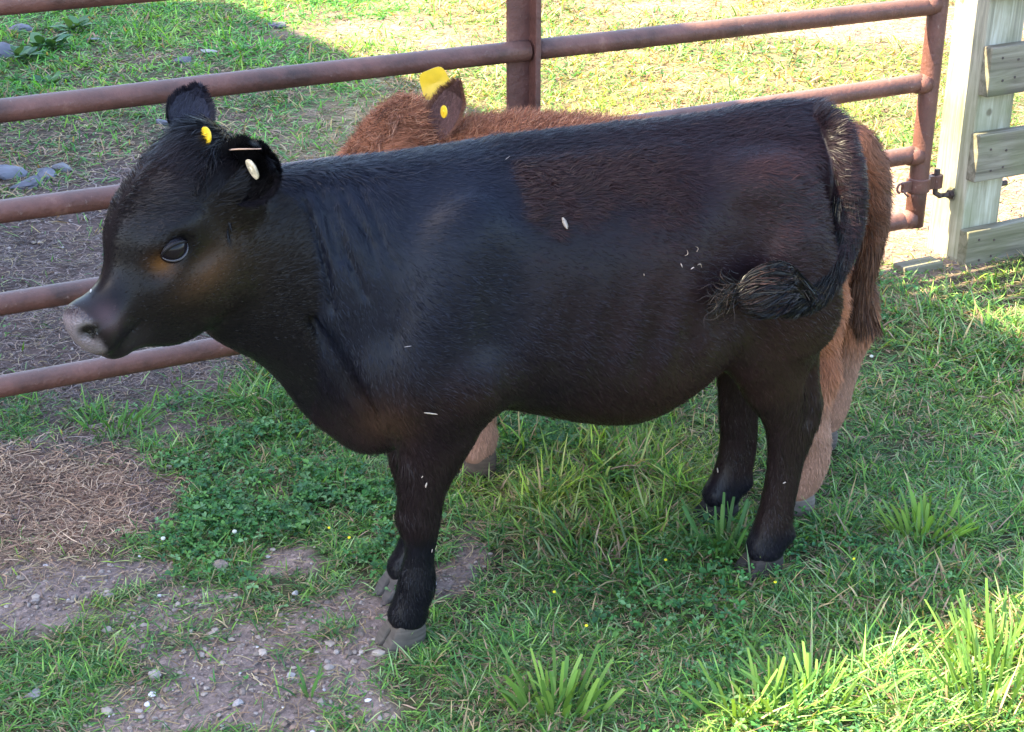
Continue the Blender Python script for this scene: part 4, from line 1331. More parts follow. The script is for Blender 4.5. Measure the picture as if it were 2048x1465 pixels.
P2C = onn(1315, 465, -.19)
def black_colour(V, Nn, Hd):
    s, n, z = V.T
    h = Hd.inv(V)
    ishead = (h[:, 0] > -.05) & (s < -.50)
    nz = fbm(s * 9, n * 9, z * 9, seed=11); nf = fbm(s * 45, n * 45, z * 45, seed=12)
    c = np.zeros_like(V) + np.array([.0075, .0062, .0095])
    brown = sm(s, -.30, .25) * .75 + sm(.62 - z, 0, .25) * .5 + nz * .35
    c = lerpc(c, [.0200, .0092, .0098], brown)
    c = lerpc(c, [.022, .010, .008], gauss(V, (-.27, -.17, .60), (.09, .15, .13)) * .8)
    c = lerpc(c, [.055, .028, .018], gauss(V, (-.40, -.12, .47), (.045, .15, .055)) * .9)
    c = lerpc(c, [.026, .013, .010], gauss(V, (.10, -.1, .36), (.30, .3, .07)) * .9)
    c = lerpc(c, [.0090, .0100, .0170], sm(-s, .10, .22) * sm(z - .50 + nz * .08, 0, .12) * .9)  # blue sky sheen of neck and shoulder, painted into the coat colour
    legs = sm(.42 - z, 0, .05)
    c = lerpc(c, [.016, .010, .010], legs * .7)
    c = lerpc(c, [.007, .0065, .009], legs * sm(-s, -.1, .1) * sm(.25 - z, 0, .05))
    c = lerpc(c, [.009, .008, .012], sm(s, .2, .3) * sm(.13 - z, 0, .05))
    edge = s + nf * .010
    patch = sm(edge, -.165, -.150) * sm(.20 - s + nz * .1, 0, .12) * sm(z - .735 + nz * .09 + nf * .05, 0, .07) * sm(.885 - z, 0, .02)
    p2 = gauss(V, P2C, (.035, .2, .06)) * (.7 + nf)
    c = lerpc(c, [.020, .0085, .0075], np.maximum(patch, np.clip(p2, 0, 1)))
    c = c * (1 + .25 * nf)[:, None]
    # face
    hh = ishead.astype(float)
    x, y, zz = h.T
    c = lerpc(c, [.009, .0075, .0085], hh)
    c = lerpc(c, [.022, .014, .009], hh * gauss(h, (.10, .06, -.14), (.09, .1, .07)) * .9)
    c = lerpc(c, [.13, .055, .018], hh * gauss(h, (.170, .07, -.068), (.017, .05, .017)))
    c = lerpc(c, [.085, .040, .019], hh * gauss(h, (.125, .07, -.125), (.045, .06, .024)) * .7)
    c = lerpc(c, [.006, .005, .006], hh * np.clip(gauss(h, (.138, .07, -.062), (.027, .05, .020)) * 1.6, 0, 1) * (1 - gauss(h, (.170, .07, -.068), (.015, .05, .015))))
    c = lerpc(c, [.018, .011, .011], hh * gauss(h, (.06, .0, .02), (.06, .1, .04)) * .8)
    pad = hh * sm(x + zz * .25 + nf * .004, .279, .288)
    c = lerpc(c, [.040, .028, .032], pad)
    c = lerpc(c, [.20, .16, .165], pad * sm(x - zz * .12 + .006 * nf, .312, .326) * sm(zz, -.135, -.115))
    c = lerpc(c, [.13, .075, .075], hh * gauss(h, (.280, .05, -.080), (.020, .03, .022)) * .6)
    c = lerpc(c, [.004, .003, .003], hh * np.clip(np.maximum(gauss(h, (.312, .032, -.083), (.014, .014, .011)), gauss(h, (.312, -.032, -.083), (.014, .014, .011))) * 2.6, 0, 1))
    c = lerpc(c, [.06, .045, .05], pad * .5 * sm(fbm(V[:, 0] * 130, V[:, 1] * 130, V[:, 2] * 130, seed=19), .0, .45) * .6)
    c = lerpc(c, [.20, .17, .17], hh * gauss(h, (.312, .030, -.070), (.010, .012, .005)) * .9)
    c = lerpc(c, [.03, .022, .024], hh * gauss(h, (.27, .03, -.155), (.03, .05, .02)) * .6)
    return np.clip(c, .004, 1), hh, patch, pad

def finish_calf(V, Fc, Nn, Hd, name, colfun, mt, loc, rot, nh, lenfun, wfun, flowfun, sc_=1.0, wid=.0011):
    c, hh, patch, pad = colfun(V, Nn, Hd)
    interp, q = sample_surface(V, Fc, nh, None)
    P = interp(V)
    interp_n = interp(Nn); interp_n /= np.linalg.norm(interp_n, axis=1)[:, None]
    cc = interp(c); hp = interp(pad[:, None])[:, 0]; hd = interp(hh[:, None])[:, 0]; pt = interp(patch[:, None])[:, 0]
    keep = (hp < .4) & (rng.random(nh) < wfun(P, interp_n, hd)) & (P[:, 2] > .055)
    P, n_, cc, hd, pt = P[keep], interp_n[keep], cc[keep], hd[keep], pt[keep]
    fl = flowfun(P, n_, hd, pt, Hd)
    L, lay = lenfun(P, hd, pt, Hd)
    hv, hf, hc = build_hairs(P, n_, fl, L, wid * (.7 + .6 * rng.random(len(P))) * (1 + .3 * pt), lay, np.clip(cc * (1 + rng.normal(0, .20, (len(P), 1))), .003, 1))
    # finer, denser hair on the head
    fw = hh[Fc].mean(1) * (pad[Fc].mean(1) < .4)
    it2, _ = sample_surface(V, Fc, int(nh * .22), fw)
    P = it2(V); n_ = it2(Nn); n_ /= np.linalg.norm(n_, axis=1)[:, None]; cc = it2(c); hd = np.ones(len(P)); pt = hd * 0
    hv2, hf2, hc2 = build_hairs(P, n_, flowfun(P, n_, hd, pt, Hd), lenfun(P, hd, pt, Hd)[0] * .85, np.full(len(P), wid * .6), .16, np.clip(cc * (1 + rng.normal(0, .25, (len(P), 1))), .003, 1))
    hf = np.concatenate([hf, hf2 + len(hv)]); hv = np.concatenate([hv, hv2]); hc = np.concatenate([hc, hc2])
    mi = np.concatenate([(pad[Fc].mean(1) > .5).astype(np.int32), np.zeros(len(hf), np.int32)])
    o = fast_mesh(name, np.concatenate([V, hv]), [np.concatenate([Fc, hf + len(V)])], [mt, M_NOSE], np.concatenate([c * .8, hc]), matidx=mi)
    o.location = loc; o.rotation_euler = (0, 0, rot)
    return o

def black_flow(P, n_, hd, pt, Hd):
    s, n, z = P.T
    w1 = fbm(s * 6, n * 6, z * 6, seed=51); w2 = fbm(s * 22, n * 22, z * 22, seed=52)
    f = np.stack([np.ones_like(s), np.zeros_like(s), -.35 - 1.0 * sm(.70 - z, 0, .3)], 1)
    f = lerpc(f, [.35, 0, -1.0], sm(-s, .30, .42))
    f = lerpc(f, [.10, 0, -1.0], sm(.45 - z, 0, .08))
    f = lerpc(f, [.9, 0, -.15], gauss(P, (.40, -.15, .75), (.15, .3, .12)))
    f = f + np.stack([w1 * .35 + w2 * .35, 0 * s, w2 * .4 - w1 * .2], 1)
    f = f + (pt * 1.3)[:, None] * np.stack([noise(s * 70, n * 70, z * 70, seed=3), 0 * s, noise(s * 70, n * 70, z * 70, seed=4)], 1)
    hf = -Hd.M[:, 0][None] * 1.0 + Hd.M[:, 2][None] * -.25 + np.zeros_like(P)
    h = Hd.inv(P)
    fore = (h[:, 2] > -.03) & (h[:, 0] < .2)
    hf = np.where(fore[:, None], -Hd.M[:, 0][None] * .3 + Hd.M[:, 1][None] * np.sign(h[:, 1])[:, None] * .6, hf)
    hf = np.where((h[:, 0] < .06)[:, None] & fore[:, None], Hd.M[:, 0][None] * 1.0, hf)
    f = lerpc(f, [0, 0, 0], hd) + hf * hd[:, None] + (hd * w2 * .5)[:, None] * Hd.M[:, 1][None]
    return f
def black_len(P, hd, pt, Hd):
    s, n, z = P.T
    L = .012 + .003 * noise(s * 15, n * 15, z * 15, seed=8)
    L = L + .007 * pt + .006 * sm(.42 - z, 0, .05) * sm(z, .2, .3) + .006 * sm(s, .2, .4) * sm(z, .5, .6)
    L = L + .010 * sm(z - .865, 0, .02)
    h = Hd.inv(P)
    L = L * (1 - hd * .45 * sm(h[:, 0], .02, .10)) + hd * .012 * sm(.06 - h[:, 0], 0, .05) * sm(h[:, 2], -.04, 0)
    L = L * (1 - hd * .45 * sm(h[:, 0], .2, .28))
    L = np.where(z < .12, L * .8, L)
    L *= .7 + .6 * rng.random(len(s))
    lay = .15 + .30 * pt + .12 * sm(z - .86, 0, .02) + .05 * hd
    return L, lay

def calf_eye(parent, Hd, y, z=1.0, visible=True):
    """glossy eyeball with its rims"""
    g = 1 if y > 0 else -1
    V, F = ICO2
    V, F = _subd(V, F)
    r = .0240 * z
    c = Hd.p(np.array([.143, g * .0600, -.062]) * z)
    e = fast_mesh('eye', V * r + c, [F], M_EYE, parent=parent)
    # lids: upper and lower arcs over the ball
    ax = Hd.M
    out = ax @ np.array([.22, g * .95, .02]); out /= np.linalg.norm(out)
    fx = ax[:, 0] * .97 + ax[:, 2] * .12; fx -= out * (out @ fx); fx /= np.linalg.norm(fx)
    up = np.cross(out, fx) * (1 if np.dot(np.cross(out, fx), ax[:, 2]) > 0 else -1)
    for nm, sg, hgt, th, m in (('lower_lid', -1, .0125, .0018, M_LIDS), ('upper_lid', 1, .0135, .0036, M_COAT)):
        t = np.linspace(-1, 1, 15)
        xx = t * .0222 * z; yy = sg * hgt * z * (1 - t ** 2) ** .7 + t * .0012 * z
        zz = np.sqrt(np.maximum(r ** 2 - xx ** 2 - yy ** 2, 1e-6)) + .0004
        P = c + xx[:, None] * fx + yy[:, None] * up + zz[:, None] * out
        mb = MB(); mb.tube(P, th * z * (1 - .6 * np.abs(t) ** 3), 10)
        o = mb.build(nm, m, parent, smooth=True)
        if m is M_COAT:
            a = o.data.color_attributes.new('tint', 'FLOAT_COLOR', 'POINT')
            a.data.foreach_set('color', np.tile([.014, .012, .014, 1], len(o.data.vertices)).astype(np.float32))
    return e, c, out

def make_black():
    V, Fc, Nn, Hd, tp = black_calf()
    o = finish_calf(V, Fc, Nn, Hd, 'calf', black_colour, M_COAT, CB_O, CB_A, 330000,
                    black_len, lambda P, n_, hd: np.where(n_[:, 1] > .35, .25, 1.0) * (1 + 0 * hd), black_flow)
    tag(o, 'black calf standing side on in front, head at the left', 'calf')
    for g in (1, -1):
        calf_eye(o, Hd, g)
    # hooves
    hoof(o, -.372, -.080, .001, .12, 1.02, (.085, .07, .058)); hoof(o, -.326, .082, .001, .2, 1.0, (.075, .065, .06))
    hoof(o, .347, -.104, .001, .05, 1.05, (.040, .033, .030)); hoof(o, .366, .111, .001, .05, 1.05, (.030, .027, .027))
    # ears
    M = Hd.M
    def wd(v):                                                   # world direction -> calf space
        return w2l(np.array(v) + CB_O)
    nb = Hd.p((-.005, .075, -.025)); 
    ncen = onn(500, 350, nb[1] - .05)
    nb = Hd.p((.026, .072, -.056))
    etip = onn(510, 316, nb[1] - .050)
    ne, surf, (A, O, S) = ear_mesh(o, nb, etip, wd((-.38, -.90, .12)), .043, .85, ((.003, .0025, .003), (.009, .008, .010)), 7500, .020, M_COAT, roundness=.85)
    pc = surf(np.array([.58]), np.array([.0]))[0] + O * .016
    tg = button(ne, pc, wd((-.80, -.55, -.30)), .0165, M_TAGW, thick=.0026)
    fb = Hd.p((-.022, -.055, .0)); ft = onn(404, 172, fb[1] + .03)
    fe, surf, (A, O, S) = ear_mesh(o, fb, ft, wd((.30, -.80, .25)), .033, .75, ((.030, .028, .042), (.014, .012, .018)), 4200, .012, M_COAT, roundness=.74)  # first tint lightened to blue-grey: the ear's sheen put into its colour
    pc = onn(412, 272, fb[1] - .098)
    button(fe, pc, wd((-.72, -.66, .1)), .0135, M_TAGY, thick=.0022)
    # poll tuft
    n = 2600
    hx, hy, hz = M.T
    u = rng.random(n) * 2 - 1; v = rng.random(n)
    roots = np.array([Hd.p((-.02 + .055 * b, a * .058, .018 - .02 * abs(a) - .012 * b)) for a, b in zip(u, v)])
    dirs = hx[None] * (.75 + .3 * rng.random((n, 1))) + hy[None] * (u * .9 + rng.normal(0, .2, n))[:, None] + hz[None] * (.55 * (1 - v) + .1)[:, None]
    strands_obj('poll_tuft', roots, dirs, .030 + .028 * rng.random(n), np.full(n, .0011), pick(np.array([(.008, .0075, .010), (.012, .010, .012)]), n), o, M_COAT, 7, .22, 3.5, .35)
    n = 500
    u = rng.random(n)
    roots = np.array([Hd.p((.0 + .05 * a, .072 + .004 * math.sin(a * 20), -.02 - .06 * a)) for a in u])
    dirs = hx[None] * .6 + hz[None] * -.9 + hy[None] * (.12 + .1 * rng.random((n, 1)))
    strands_obj('cheek_hair', roots, dirs, .025 + .02 * rng.random(n), np.full(n, .0012), pick(np.array([(.008, .0075, .011), (.011, .010, .014)]), n), o, M_COAT, 6, .2, 3, .2)
    # tail hair and switch
    n = 5200
    t = rng.random(n) ** .8; seg = np.linspace(0, 1, len(tp))
    ctr = np.stack([np.interp(t, seg, tp[:, i]) for i in range(3)], 1); rad = np.interp(t, seg, tp[:, 3])
    tan = np.stack([np.interp(t, seg, g_) for g_ in np.gradient(tp[:, :3], axis=0).T], 1); tan /= np.linalg.norm(tan, axis=1)[:, None]
    a = rng.normal(size=(n, 3)); a -= tan * (a * tan).sum(1)[:, None]; a /= np.linalg.norm(a, axis=1)[:, None]
    cc = pick(np.array([(.0045, .004, .006), (.007, .005, .006)]), n)
    mud = (rng.random(n) < .45) & (t > .33) & (t < .62) & (noise(ctr[:, 0] * 60 + a[:, 0] * 3, a[:, 1] * 4, ctr[:, 2] * 25, seed=4) > .42) & (a[:, 0] < .3)
    cc[mud] = pick(np.array([(.17, .135, .09), (.11, .085, .06)]), int(mud.sum()))
    strands_obj('tail_hair', ctr + a * rad[:, None] * .94, tan + a * (.05 + .12 * t)[:, None], .022 + .025 * t, np.full(n, .0012), cc, o, M_COAT, 6, .12, 2.5, 0)
    # switch: curled ball of long wavy hair
    n = 6500
    cen = onn(1540, 575, -.222)
    end = tp[-2][:3]
    K = 10; tt = np.linspace(0, 1, K)
    lam = np.clip(rng.normal(.15, .75, n), -1.5, 1.55)                # round the hank, + is up
    shell = (.35 + .65 * rng.random(n) ** .5)
    ph1 = R(128) + rng.normal(0, .38, n) + .5 * (lam > .5)
    PHI = R(12) + (ph1[:, None] - R(12)) * tt[None]
    lock = noise(lam * 5 + 20, shell * 4, seed=31)                   # strands of one lock move together
    lk2 = noise(lam * 9 + 50, shell * 5, seed=33)
    X = .058 * np.cos(PHI); rr = np.sin(PHI) * shell[:, None]
    Y = -.036 * rr * np.cos(lam)[:, None]; Z = .046 * rr * np.sin(lam[:, None] - .55 * tt[None] ** 2)
    wv = np.sin(tt[None] * 8 + lock[:, None] * 6) * .0050 + np.sin(tt[None] * 15 + lk2[:, None] * 8) * .0018
    P = np.stack([X + wv * .4, Y + wv * .5, Z + wv + lk2[:, None] * .004], -1) + cen
    P[:, :, 0] -= (tt[None] ** 3) * (.012 * rng.random(n))[:, None]
    st_ = end + rng.normal(0, .009, (n, 3))
    bl = np.clip(1 - tt * 4.0, 0, 1)[None, :, None] ** 1.3
    P = P * (1 - bl) + st_[:, None] * bl
    th = rng.random(n) * 6.28
    T = np.gradient(P, axis=1); T /= np.linalg.norm(T, axis=2)[..., None] + 1e-9
    sd_ = np.cross(T, rng.normal(size=(n, 1, 3))); sd_ /= np.linalg.norm(sd_, axis=2)[..., None] + 1e-9
    W = np.full((n, K), .0009) * np.interp(tt, [0, .7, 1], [1, 1, .3])[None]
    Vv, Ff = ribbons(P, W, sd_)
    cc = pick(np.array([(.006, .006, .008), (.008, .008, .011), (.016, .009, .007)]), n)
    right = (th > 5.3)
    cc[right] = pick(np.array([(.024, .014, .012)]), int(right.sum()))
    sw = fast_mesh('tail_switch', Vv, [Ff], M_COAT, np.repeat(cc, K * 2, 0), parent=o)
    n = 160
    c0 = onn(1470, 590, -.225)
    roots = c0 + rng.normal(0, 1, (n, 3)) * np.array([.010, .004, .014])
    d = np.stack([-1 + rng.normal(0, .3, n), rng.normal(0, .2, n), rng.normal(-.1, .7, n)], 1)
    strands_obj('tail_wisp', roots, d, .025 + .03 * rng.random(n), np.full(n, .0012), pick(np.array([(.03, .02, .016), (.008, .007, .008)]), n), o, M_COAT, 8, .5, 5, .2)
    # pale hair at the navel
    n = 90
    c0 = onn(1443, 722, -.09)
    strands_obj('navel_hair', c0 + rng.normal(0, .006, (n, 3)), np.stack([rng.normal(-.1, .25, n), rng.normal(-.2, .2, n), np.full(n, -1.)], 1), .015 + .012 * rng.random(n), np.full(n, .0010), pick(np.array([(.25, .18, .08), (.12, .08, .04)]), n), o, M_COAT, 5, .2)
    return o, V, Fc, Hd

def brown_colour(V, Nn, Hd):
    s, n, z = V.T
    h = Hd.inv(V)
    hh = ((h[:, 0] > -.04) & (s < -.44)).astype(float)
    nz = fbm(s * 9, n * 9, z * 9, seed=111); nf = fbm(s * 40, n * 40, z * 40, seed=112)
    c = np.zeros_like(V) + np.array([.31, .112, .052])
    c = lerpc(c, [.40, .17, .09], sm(nz, 0, .6) * .6)
    c = lerpc(c, [.30, .155, .105], sm(.34 - z, 0, .14))
    c = lerpc(c, [.09, .045, .028], sm(s, .38, .47) * sm(z, .3, .4) * .8)
    c = c * (1 + .22 * nf)[:, None]
    return np.clip(c, .01, 1), hh, hh * 0, sm(h[:, 0], .30, .31) * hh
def brown_flow(P, n_, hd, pt, Hd):
    s, n, z = P.T
    w1 = fbm(s * 8, n * 8, z * 8, seed=151); w2 = fbm(s * 26, n * 26, z * 26, seed=152)
    f = np.stack([np.ones_like(s) * .7 + w2 * .9, w1 * .6 + w2 * .4, -.55 + w2 * .6], 1)
    f = lerpc(f, [.1, 0, -1], sm(.42 - z, 0, .1))
    hf = Hd.M[:, 0][None] * .8 + Hd.M[:, 1][None] * w2[:, None] * 1.5 + Hd.M[:, 2][None] * .2
    return f * (1 - hd)[:, None] + hf * hd[:, None]
def brown_len(P, hd, pt, Hd):
    s, n, z = P.T
    L = .020 + .006 * noise(s * 15, n * 15, z * 15, seed=8) + .006 * hd
    L = L * (1 - .5 * sm(.3 - z, 0, .1)) * (.6 + .7 * rng.random(len(s)))
    return L, .42 + 0 * s

BR_A = R(-9.0); BR_O = np.array([.28, 3.03, 0.0])
def make_brown():
    k = .895
    F = Field([-.86, -.32, -.01], [.60, .32, .93], .0062)
    st = np.array([
        (-.60, .78, .66, .73, .06, -.0), (-.56, .815, .60, .73, .075, 0), (-.50, .828, .54, .71, .095, 0),
        (-.43, .852, .45, .66, .125, 0), (-.33, .868, .40, .61, .155, 0), (-.183, .868, .41, .60, .180, 0), (-.09, .862, .39, .58, .195, 0),
        (.08, .852, .36, .56, .212, 0), (.25, .866, .41, .60, .195, 0), (.34, .872, .52, .67, .175, 0), (.40, .855, .58, .69, .145, 0), (.455, .79, .63, .70, .095, 0), (.48, .74, .68, .71, .02, 0)])
    st[:, :5] *= k
    torso(F, st, .02)
    for g in (-1, 1):
        F.ell([-.26, g * .112, .60], [.08, .048, .15], k=.04)
        F.ell([.300, g * .105, .58], [.108, .075, .15], k=.05)
        F.ell([.31, g * .12, .45], [.075, .05, .10], k=.045)
    for (s0, n0) in ((-.335, -.085), (-.375, .09)):
        F.chain([(-.26, n0 * 1.2, .46, .075, .048), (-.27, n0 * 1.1, .39, .06, .042), (s0 * .5 - .145, n0, .31, .045, .038), (s0 * .6 - .12, n0, .235, .037, .035),
                 (s0 * .7 - .09, n0, .18, .028, .028), (s0, n0, .12, .029, .029), (s0, n0, .09, .034, .033), (s0 - .012, n0, .05, .034, .033)], .022)
    for (s0, n0, bk) in ((.362, -.150, -.035), (.420, .160, .0)):
        F.chain([(.30, n0 * .80, .50, .09, .058), (.31, n0 * .85, .42, .075, .05), (s0 - .02 + bk, n0 * .93, .35, .055, .042), (s0 + .02 + bk, n0 * .97, .295, .046, .036),
                 (s0 + .015 + bk * .6, n0, .22, .038, .034), (s0 + .005, n0, .15, .037, .034), (s0 - .005, n0, .10, .040, .036), (s0 - .02, n0, .055, .037, .035)], .03)
        F.ell([s0 + .055 + bk, n0 * .95, .305], [.02, .022, .035], k=.02)
        F.chain([(.375, n0 * .75, .46, .03, .03), (s0 + .055 + bk, n0 * .9, .37, .018, .02), (s0 + .055 + bk, n0 * .95, .32, .015, .016)], .03)
    hx = np.array([-.86, .10, -.50]); hx /= np.linalg.norm(hx)
    hy = np.array([.08, -.98, .16]); hy -= hx * (hx @ hy); hy /= np.linalg.norm(hy); hz = np.cross(hx, hy)
    c, s = math.cos(BR_A), math.sin(BR_A); W2L = np.array([[c, s, 0], [-s, c, 0], [0, 0, 1]])
    Hd = Frame(onn(812, 252, -.02, BR_O, BR_A), W2L @ np.stack([hx, hy, hz], 1))
    head_sdf(F, Hd, .95)
    F.ell(Hd.p((.02, 0, .012)), (.07, .055, .040), Hd.M.T, .03)
    TP = [(1690, 262, -.0, .022), (1722, 282, .0, .026), (1742, 330, .0, .028), (1752, 400, .0, .026), (1746, 470, .0, .023), (1730, 540, .0, .016), (1726, 585, 0, .014), (1732, 620, 0, .008)]
    tp = np.array([np.append(onn(a, b, n_, BR_O, BR_A), (r, r)) for a, b, n_, r in TP])
    F.chain(tp, .008)
    V, Fc = surface_nets(F.D, F.lo, F.h); V = relax(V, Fc, 2, .45); Nn = vnormals(V, Fc)
    o = finish_calf(V, Fc, Nn, Hd, 'calf', brown_colour, M_COATB, BR_O, BR_A, 170000, brown_len,
                    lambda P, n_, hd: np.where((P[:, 2] < .62) & (P[:, 0] < .30) & (P[:, 2] > .4), .15, 1.0), brown_flow, wid=.0013)
    tag(o, 'fluffy reddish brown calf standing behind the black one', 'calf')
    for g in (1, -1): calf_eye(o, Hd, g, .95)
    hoof(o, -.345, -.085, .001, .1, .95, (.08, .055, .04)); hoof(o, -.395, .09, -.012, .1, .95, (.08, .055, .04))
    hoof(o, .337, -.150, .001, .1, 1.0, (.16, .13, .11)); hoof(o, .395, .160, .001, .0, 1.0, (.10, .08, .07))
    def wd(v): return w2l(np.array(v) + BR_O, BR_O, BR_A)
    nb = onn(860, 280, -.052, BR_O, BR_A); nt_ = onn(906, 172, -.085, BR_O, BR_A)
    ne, surf, (A, O, S) = ear_mesh(o, nb, nt_, wd((-.30, -.93, .1)), .031, .6, ((.22, .115, .10), (.22, .10, .065)), 3000, .014, M_COATB)
    bt = button(ne, onn(888, 224, -.100, BR_O, BR_A), wd((-.85, -.50, .1)), .0125, M_TAGY, thick=.002)
    # big hanging tag flipped up behind the ear
    c0 = onn(870, 166, .02, BR_O, BR_A)
    mb = MB()
    ax = wd((.93, .1, .34)); up = wd((-.34, .1, .93)); up -= ax * (ax @ up); up /= np.linalg.norm(up); nn = np.cross(ax, up)
    K = 13; t = np.linspace(-1, 1, K)
    for sx, sy, ww in ((.030, .029, 1),):
        prof = []
        for q in np.linspace(0, 2 * math.pi, 40, endpoint=False):
            cx_, sy_ = math.cos(q), math.sin(q)
            p_ = 5
            r_ = (abs(cx_) ** p_ + abs(sy_) ** p_) ** (-1 / p_)
            x_, y_ = cx_ * r_, sy_ * r_
            prof.append((x_ * (1 - .12 * y_) * sx, y_ * sy))
        n_ = len(prof)
        bend = lambda x_, y_: .004 * (y_ / sy) ** 2
        Vt = [c0 + ax * x_ + up * y_ + nn * (bend(x_, y_) + .0012) for x_, y_ in prof] + [c0 + ax * x_ + up * y_ + nn * (bend(x_, y_) - .0012) for x_, y_ in prof]
        Vt += [c0 + nn * .0012, c0 - nn * .0012]
        F4 = [(i, (i + 1) % n_, n_ + (i + 1) % n_, n_ + i) for i in range(n_)]
        F3 = [(2 * n_, i, (i + 1) % n_) for i in range(n_)] + [(2 * n_ + 1, n_ + (i + 1) % n_, n_ + i) for i in range(n_)]
        mb.add(Vt, F4, F3)
    mb.build('ear_tag', M_TAGY, ne)
    # curly poll
    hx_, hy_, hz_ = Hd.M.T
    n = 5200
    u = rng.random(n) * 2 - 1; v = rng.random(n)
    roots = np.array([Hd.p((-.035 + .135 * b, a * .055, .042 - .026 * a * a - .035 * b)) for a, b in zip(u, v)])
    lock = np.stack([noise(u * 6 + 9, v * 7, seed=7), noise(u * 6, v * 7 + 5, seed=8), noise(u * 6, v * 7, 3, seed=9)], 1)
    dirs = hx_[None] * (.7) + hz_[None] * .55 + hy_[None] * (u * .5)[:, None] + lock * 1.5
    strands_obj('poll_hair', roots, dirs, .026 + .022 * rng.random(n), np.full(n, .0013), pick(np.array([(.30, .12, .065), (.20, .075, .042), (.40, .19, .11)]), n) * np.clip(1 + 1.1 * lock[:, :1], .3, 2), o, M_COATB, 8, .5, 5.0, .25)
    # crest fuzz
    n = 3500
    sx = -.55 + rng.random(n) * .75
    idx_ = (V[:, 2] > .70) & (np.abs(V[:, 1]) < .09) & (V[:, 0] < .3)
    vi = np.flatnonzero(idx_); vi = rng.choice(vi, 9000)
    d = Nn[vi] * .6 + np.array([.5, 0, .1]) + rng.normal(0, .25, (9000, 3))
    strands_obj('crest_hair', V[vi], d, .016 + .016 * rng.random(9000), np.full(9000, .0011), pick(np.array([(.36, .15, .08), (.46, .22, .12), (.24, .09, .05)]), 9000), o, M_COATB, 5, .3, 3, .1)
    n = 4200
    t = .1 + .9 * rng.random(n) ** .75; seg = np.linspace(0, 1, len(tp))
    ctr = np.stack([np.interp(t, seg, tp[:, i]) for i in range(3)], 1); rad = np.interp(t, seg, tp[:, 3])
    tan = np.stack([np.interp(t, seg, g_) for g_ in np.gradient(tp[:, :3], axis=0).T], 1); tan /= np.linalg.norm(tan, axis=1)[:, None]
    a = rng.normal(size=(n, 3)); a -= tan * (a * tan).sum(1)[:, None]; a /= np.linalg.norm(a, axis=1)[:, None]
    cc = pick(np.array([(.10, .045, .028), (.06, .03, .022), (.17, .08, .045)]), n)
    strands_obj('tail_hair', ctr + a * rad[:, None] * .85, tan + a * (.10 + .22 * t ** 3)[:, None], .030 + .045 * t, np.full(n, .0013), cc, o, M_COATB, 7, .12, 2.5, 0.1)
    return o

M_STALK = simple_mat('straw_stalk', (.45, .28, .20), .6)
BLACK, BV, BF, BH = make_black()
print('black done', time.time() - T0)

from mathutils.bvhtree import BVHTree
from mathutils import Vector
_vl = BV.tolist()
BVH = BVHTree.FromPolygons(_vl, BF.tolist())
def fleck(px, py, L, wid, ang, colour, label, name='hay_fleck', lift=.006, curl=0.0, cat='hay fleck'):
    c, s = math.cos(PITCH), math.sin(PITCH)
    r = np.array([(px - 1024) / FPX, c - (py - 732.5) / FPX * s, -(py - 732.5) / FPX * c - s])
    o0 = w2l(np.array([0, 0, CAM_H])); d = w2l(r + CB_O); d /= np.linalg.norm(d)
    hit, nrm, _, _ = BVH.ray_cast(Vector(o0), Vector(d))
    if hit is None: return
    hit = np.array(hit); nrm = np.array(nrm)
    if nrm @ d > 0: nrm = -nrm
    ex = np.array([1.0, 0, 0]) - nrm * nrm[0]; ex /= np.linalg.norm(ex); ez = np.cross(ex, nrm); ez *= np.sign(ez[2] + 1e-9)
    L *= .78; wid *= .72
    t = np.linspace(-.5, .5, 7)
    T = ex * math.cos(R(ang)) + ez * math.sin(R(ang)); B = np.cross(nrm, T)
    P = nrm * lift + T * (t * L)[:, None] + B * (curl * L * (t ** 2) * 4)[:, None]
    w_ = wid * .5 * np.interp(t, [-.5, -.2, .3, .5], [.4, 1, .9, .15])
    V_ = np.concatenate([P - B * w_[:, None], P + B * w_[:, None], P + nrm * .0008]); K = 7
    F_ = [(i, i + 1, 2 * K + i + 1, 2 * K + i) for i in range(K - 1)] + [(2 * K + i, 2 * K + i + 1, K + i + 1, K + i) for i in range(K - 1)] + [(i + 1, i, K + i, K + i + 1) for i in range(K - 1)]
    o = fast_mesh(name, V_, [np.array(F_)], M_STRAW, np.tile(np.array(colour), (len(V_), 1)))
    ca, sa = math.cos(CB_A), math.sin(CB_A)
    o.location = (CB_O[0] + hit[0] * ca - hit[1] * sa, CB_O[1] + hit[0] * sa + hit[1] * ca, hit[2])
    o.rotation_euler = (0, 0, CB_A)
    tag(o, label, cat, 'flecks of hay and mud stuck to the black calf')
PALE = (.36, .29, .24)
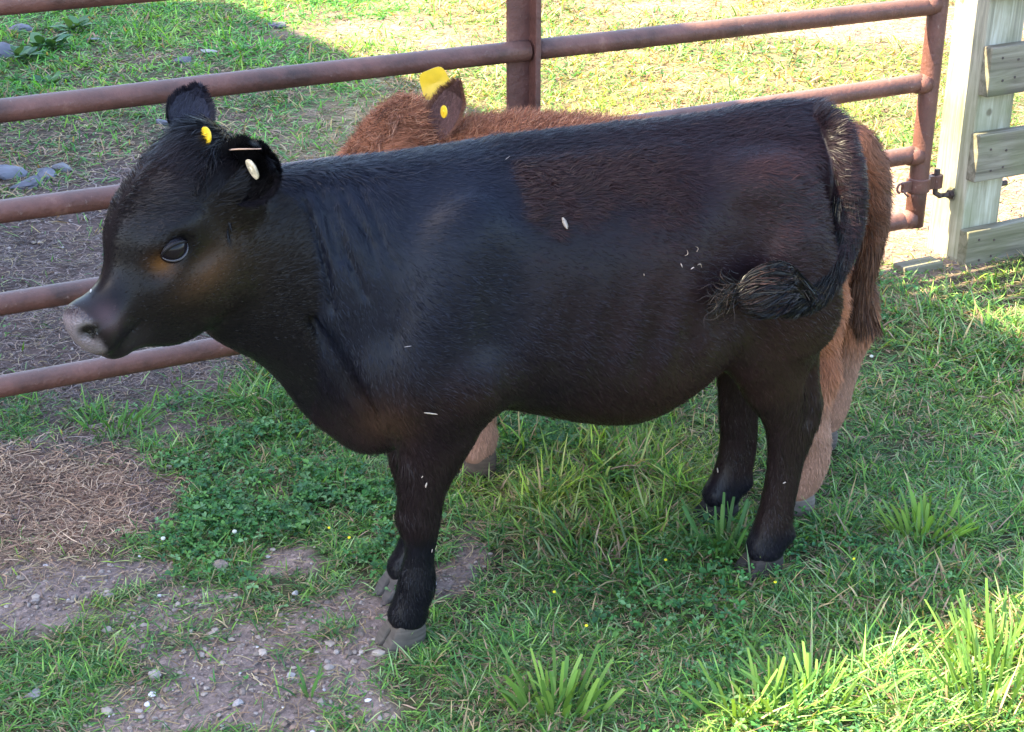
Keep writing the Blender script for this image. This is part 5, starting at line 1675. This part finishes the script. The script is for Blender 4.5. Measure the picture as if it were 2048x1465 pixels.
fleck(1128, 448, .026, .011, -75, PALE, 'large pale fleck of hay in the middle of the black calf\'s side')
fleck(1372, 508, .013, .0022, 60, (.42, .32, .25), 'upper left bit of the small hay cluster on the flank', curl=.4)
fleck(1392, 497, .012, .0020, 100, (.42, .32, .25), 'topmost curled bit of the small hay cluster on the flank', curl=.5)
fleck(1396, 528, .013, .0022, -30, (.42, .32, .25), 'right hand bit of the small hay cluster on the flank', curl=-.4)
fleck(1360, 530, .010, .0025, 110, (.50, .40, .34), 'lowest left bit of the small hay cluster on the flank')
fleck(1381, 536, .009, .003, 20, (.50, .40, .36), 'lowest bit of the small hay cluster on the flank')
fleck(1286, 549, .006, .002, 90, PALE, 'lone tiny pale speck low on the black calf\'s side')
fleck(860, 823, .030, .0045, -14, (.48, .38, .30), 'pale stalk lying across the top of the near foreleg')
fleck(818, 692, .016, .0016, 6, (.42, .38, .40), 'thin pale scratch of straw on the shoulder')
fleck(852, 966, .014, .004, 80, (.52, .42, .36), 'larger pale fleck on the near foreleg above the knee')
fleck(845, 950, .006, .003, 60, (.52, .42, .36), 'small upper fleck on the near foreleg')
fleck(860, 1098, .010, .003, 80, (.42, .34, .30), 'pale fleck on the near front cannon below the knee')
fleck(1439, 941, .014, .006, 75, PALE, 'whitish fleck on the far hind leg')
fleck(1568, 963, .008, .004, 30, (.5, .4, .36), 'pale fleck on the near hind shank')
fleck(185, 588, .011, .005, 75, (.5, .47, .45), 'white fleck on top of the black calf\'s nose')
fleck(1014, 322, .016, .0018, 35, (.35, .28, .26), 'thin pale sliver high on the back behind the withers')
# straw stalk caught between the ears
mb = MB(); a_ = onn(432, 302, -.07); b_ = onn(522, 298, -.14)
mb.tube([a_, (a_ + b_) / 2 + np.array([0, 0, .001]), b_], [.0011, .0013, .0008], 6)
st_ = mb.build('straw_stalk', M_STALK, smooth=True); st_.location = CB_O; st_.rotation_euler = (0, 0, CB_A)
tag(st_, 'straw stalk lying across the black calf\'s near ear', 'straw')
make_brown()
print('brown done', time.time() - T0)
print('total', time.time() - T0)
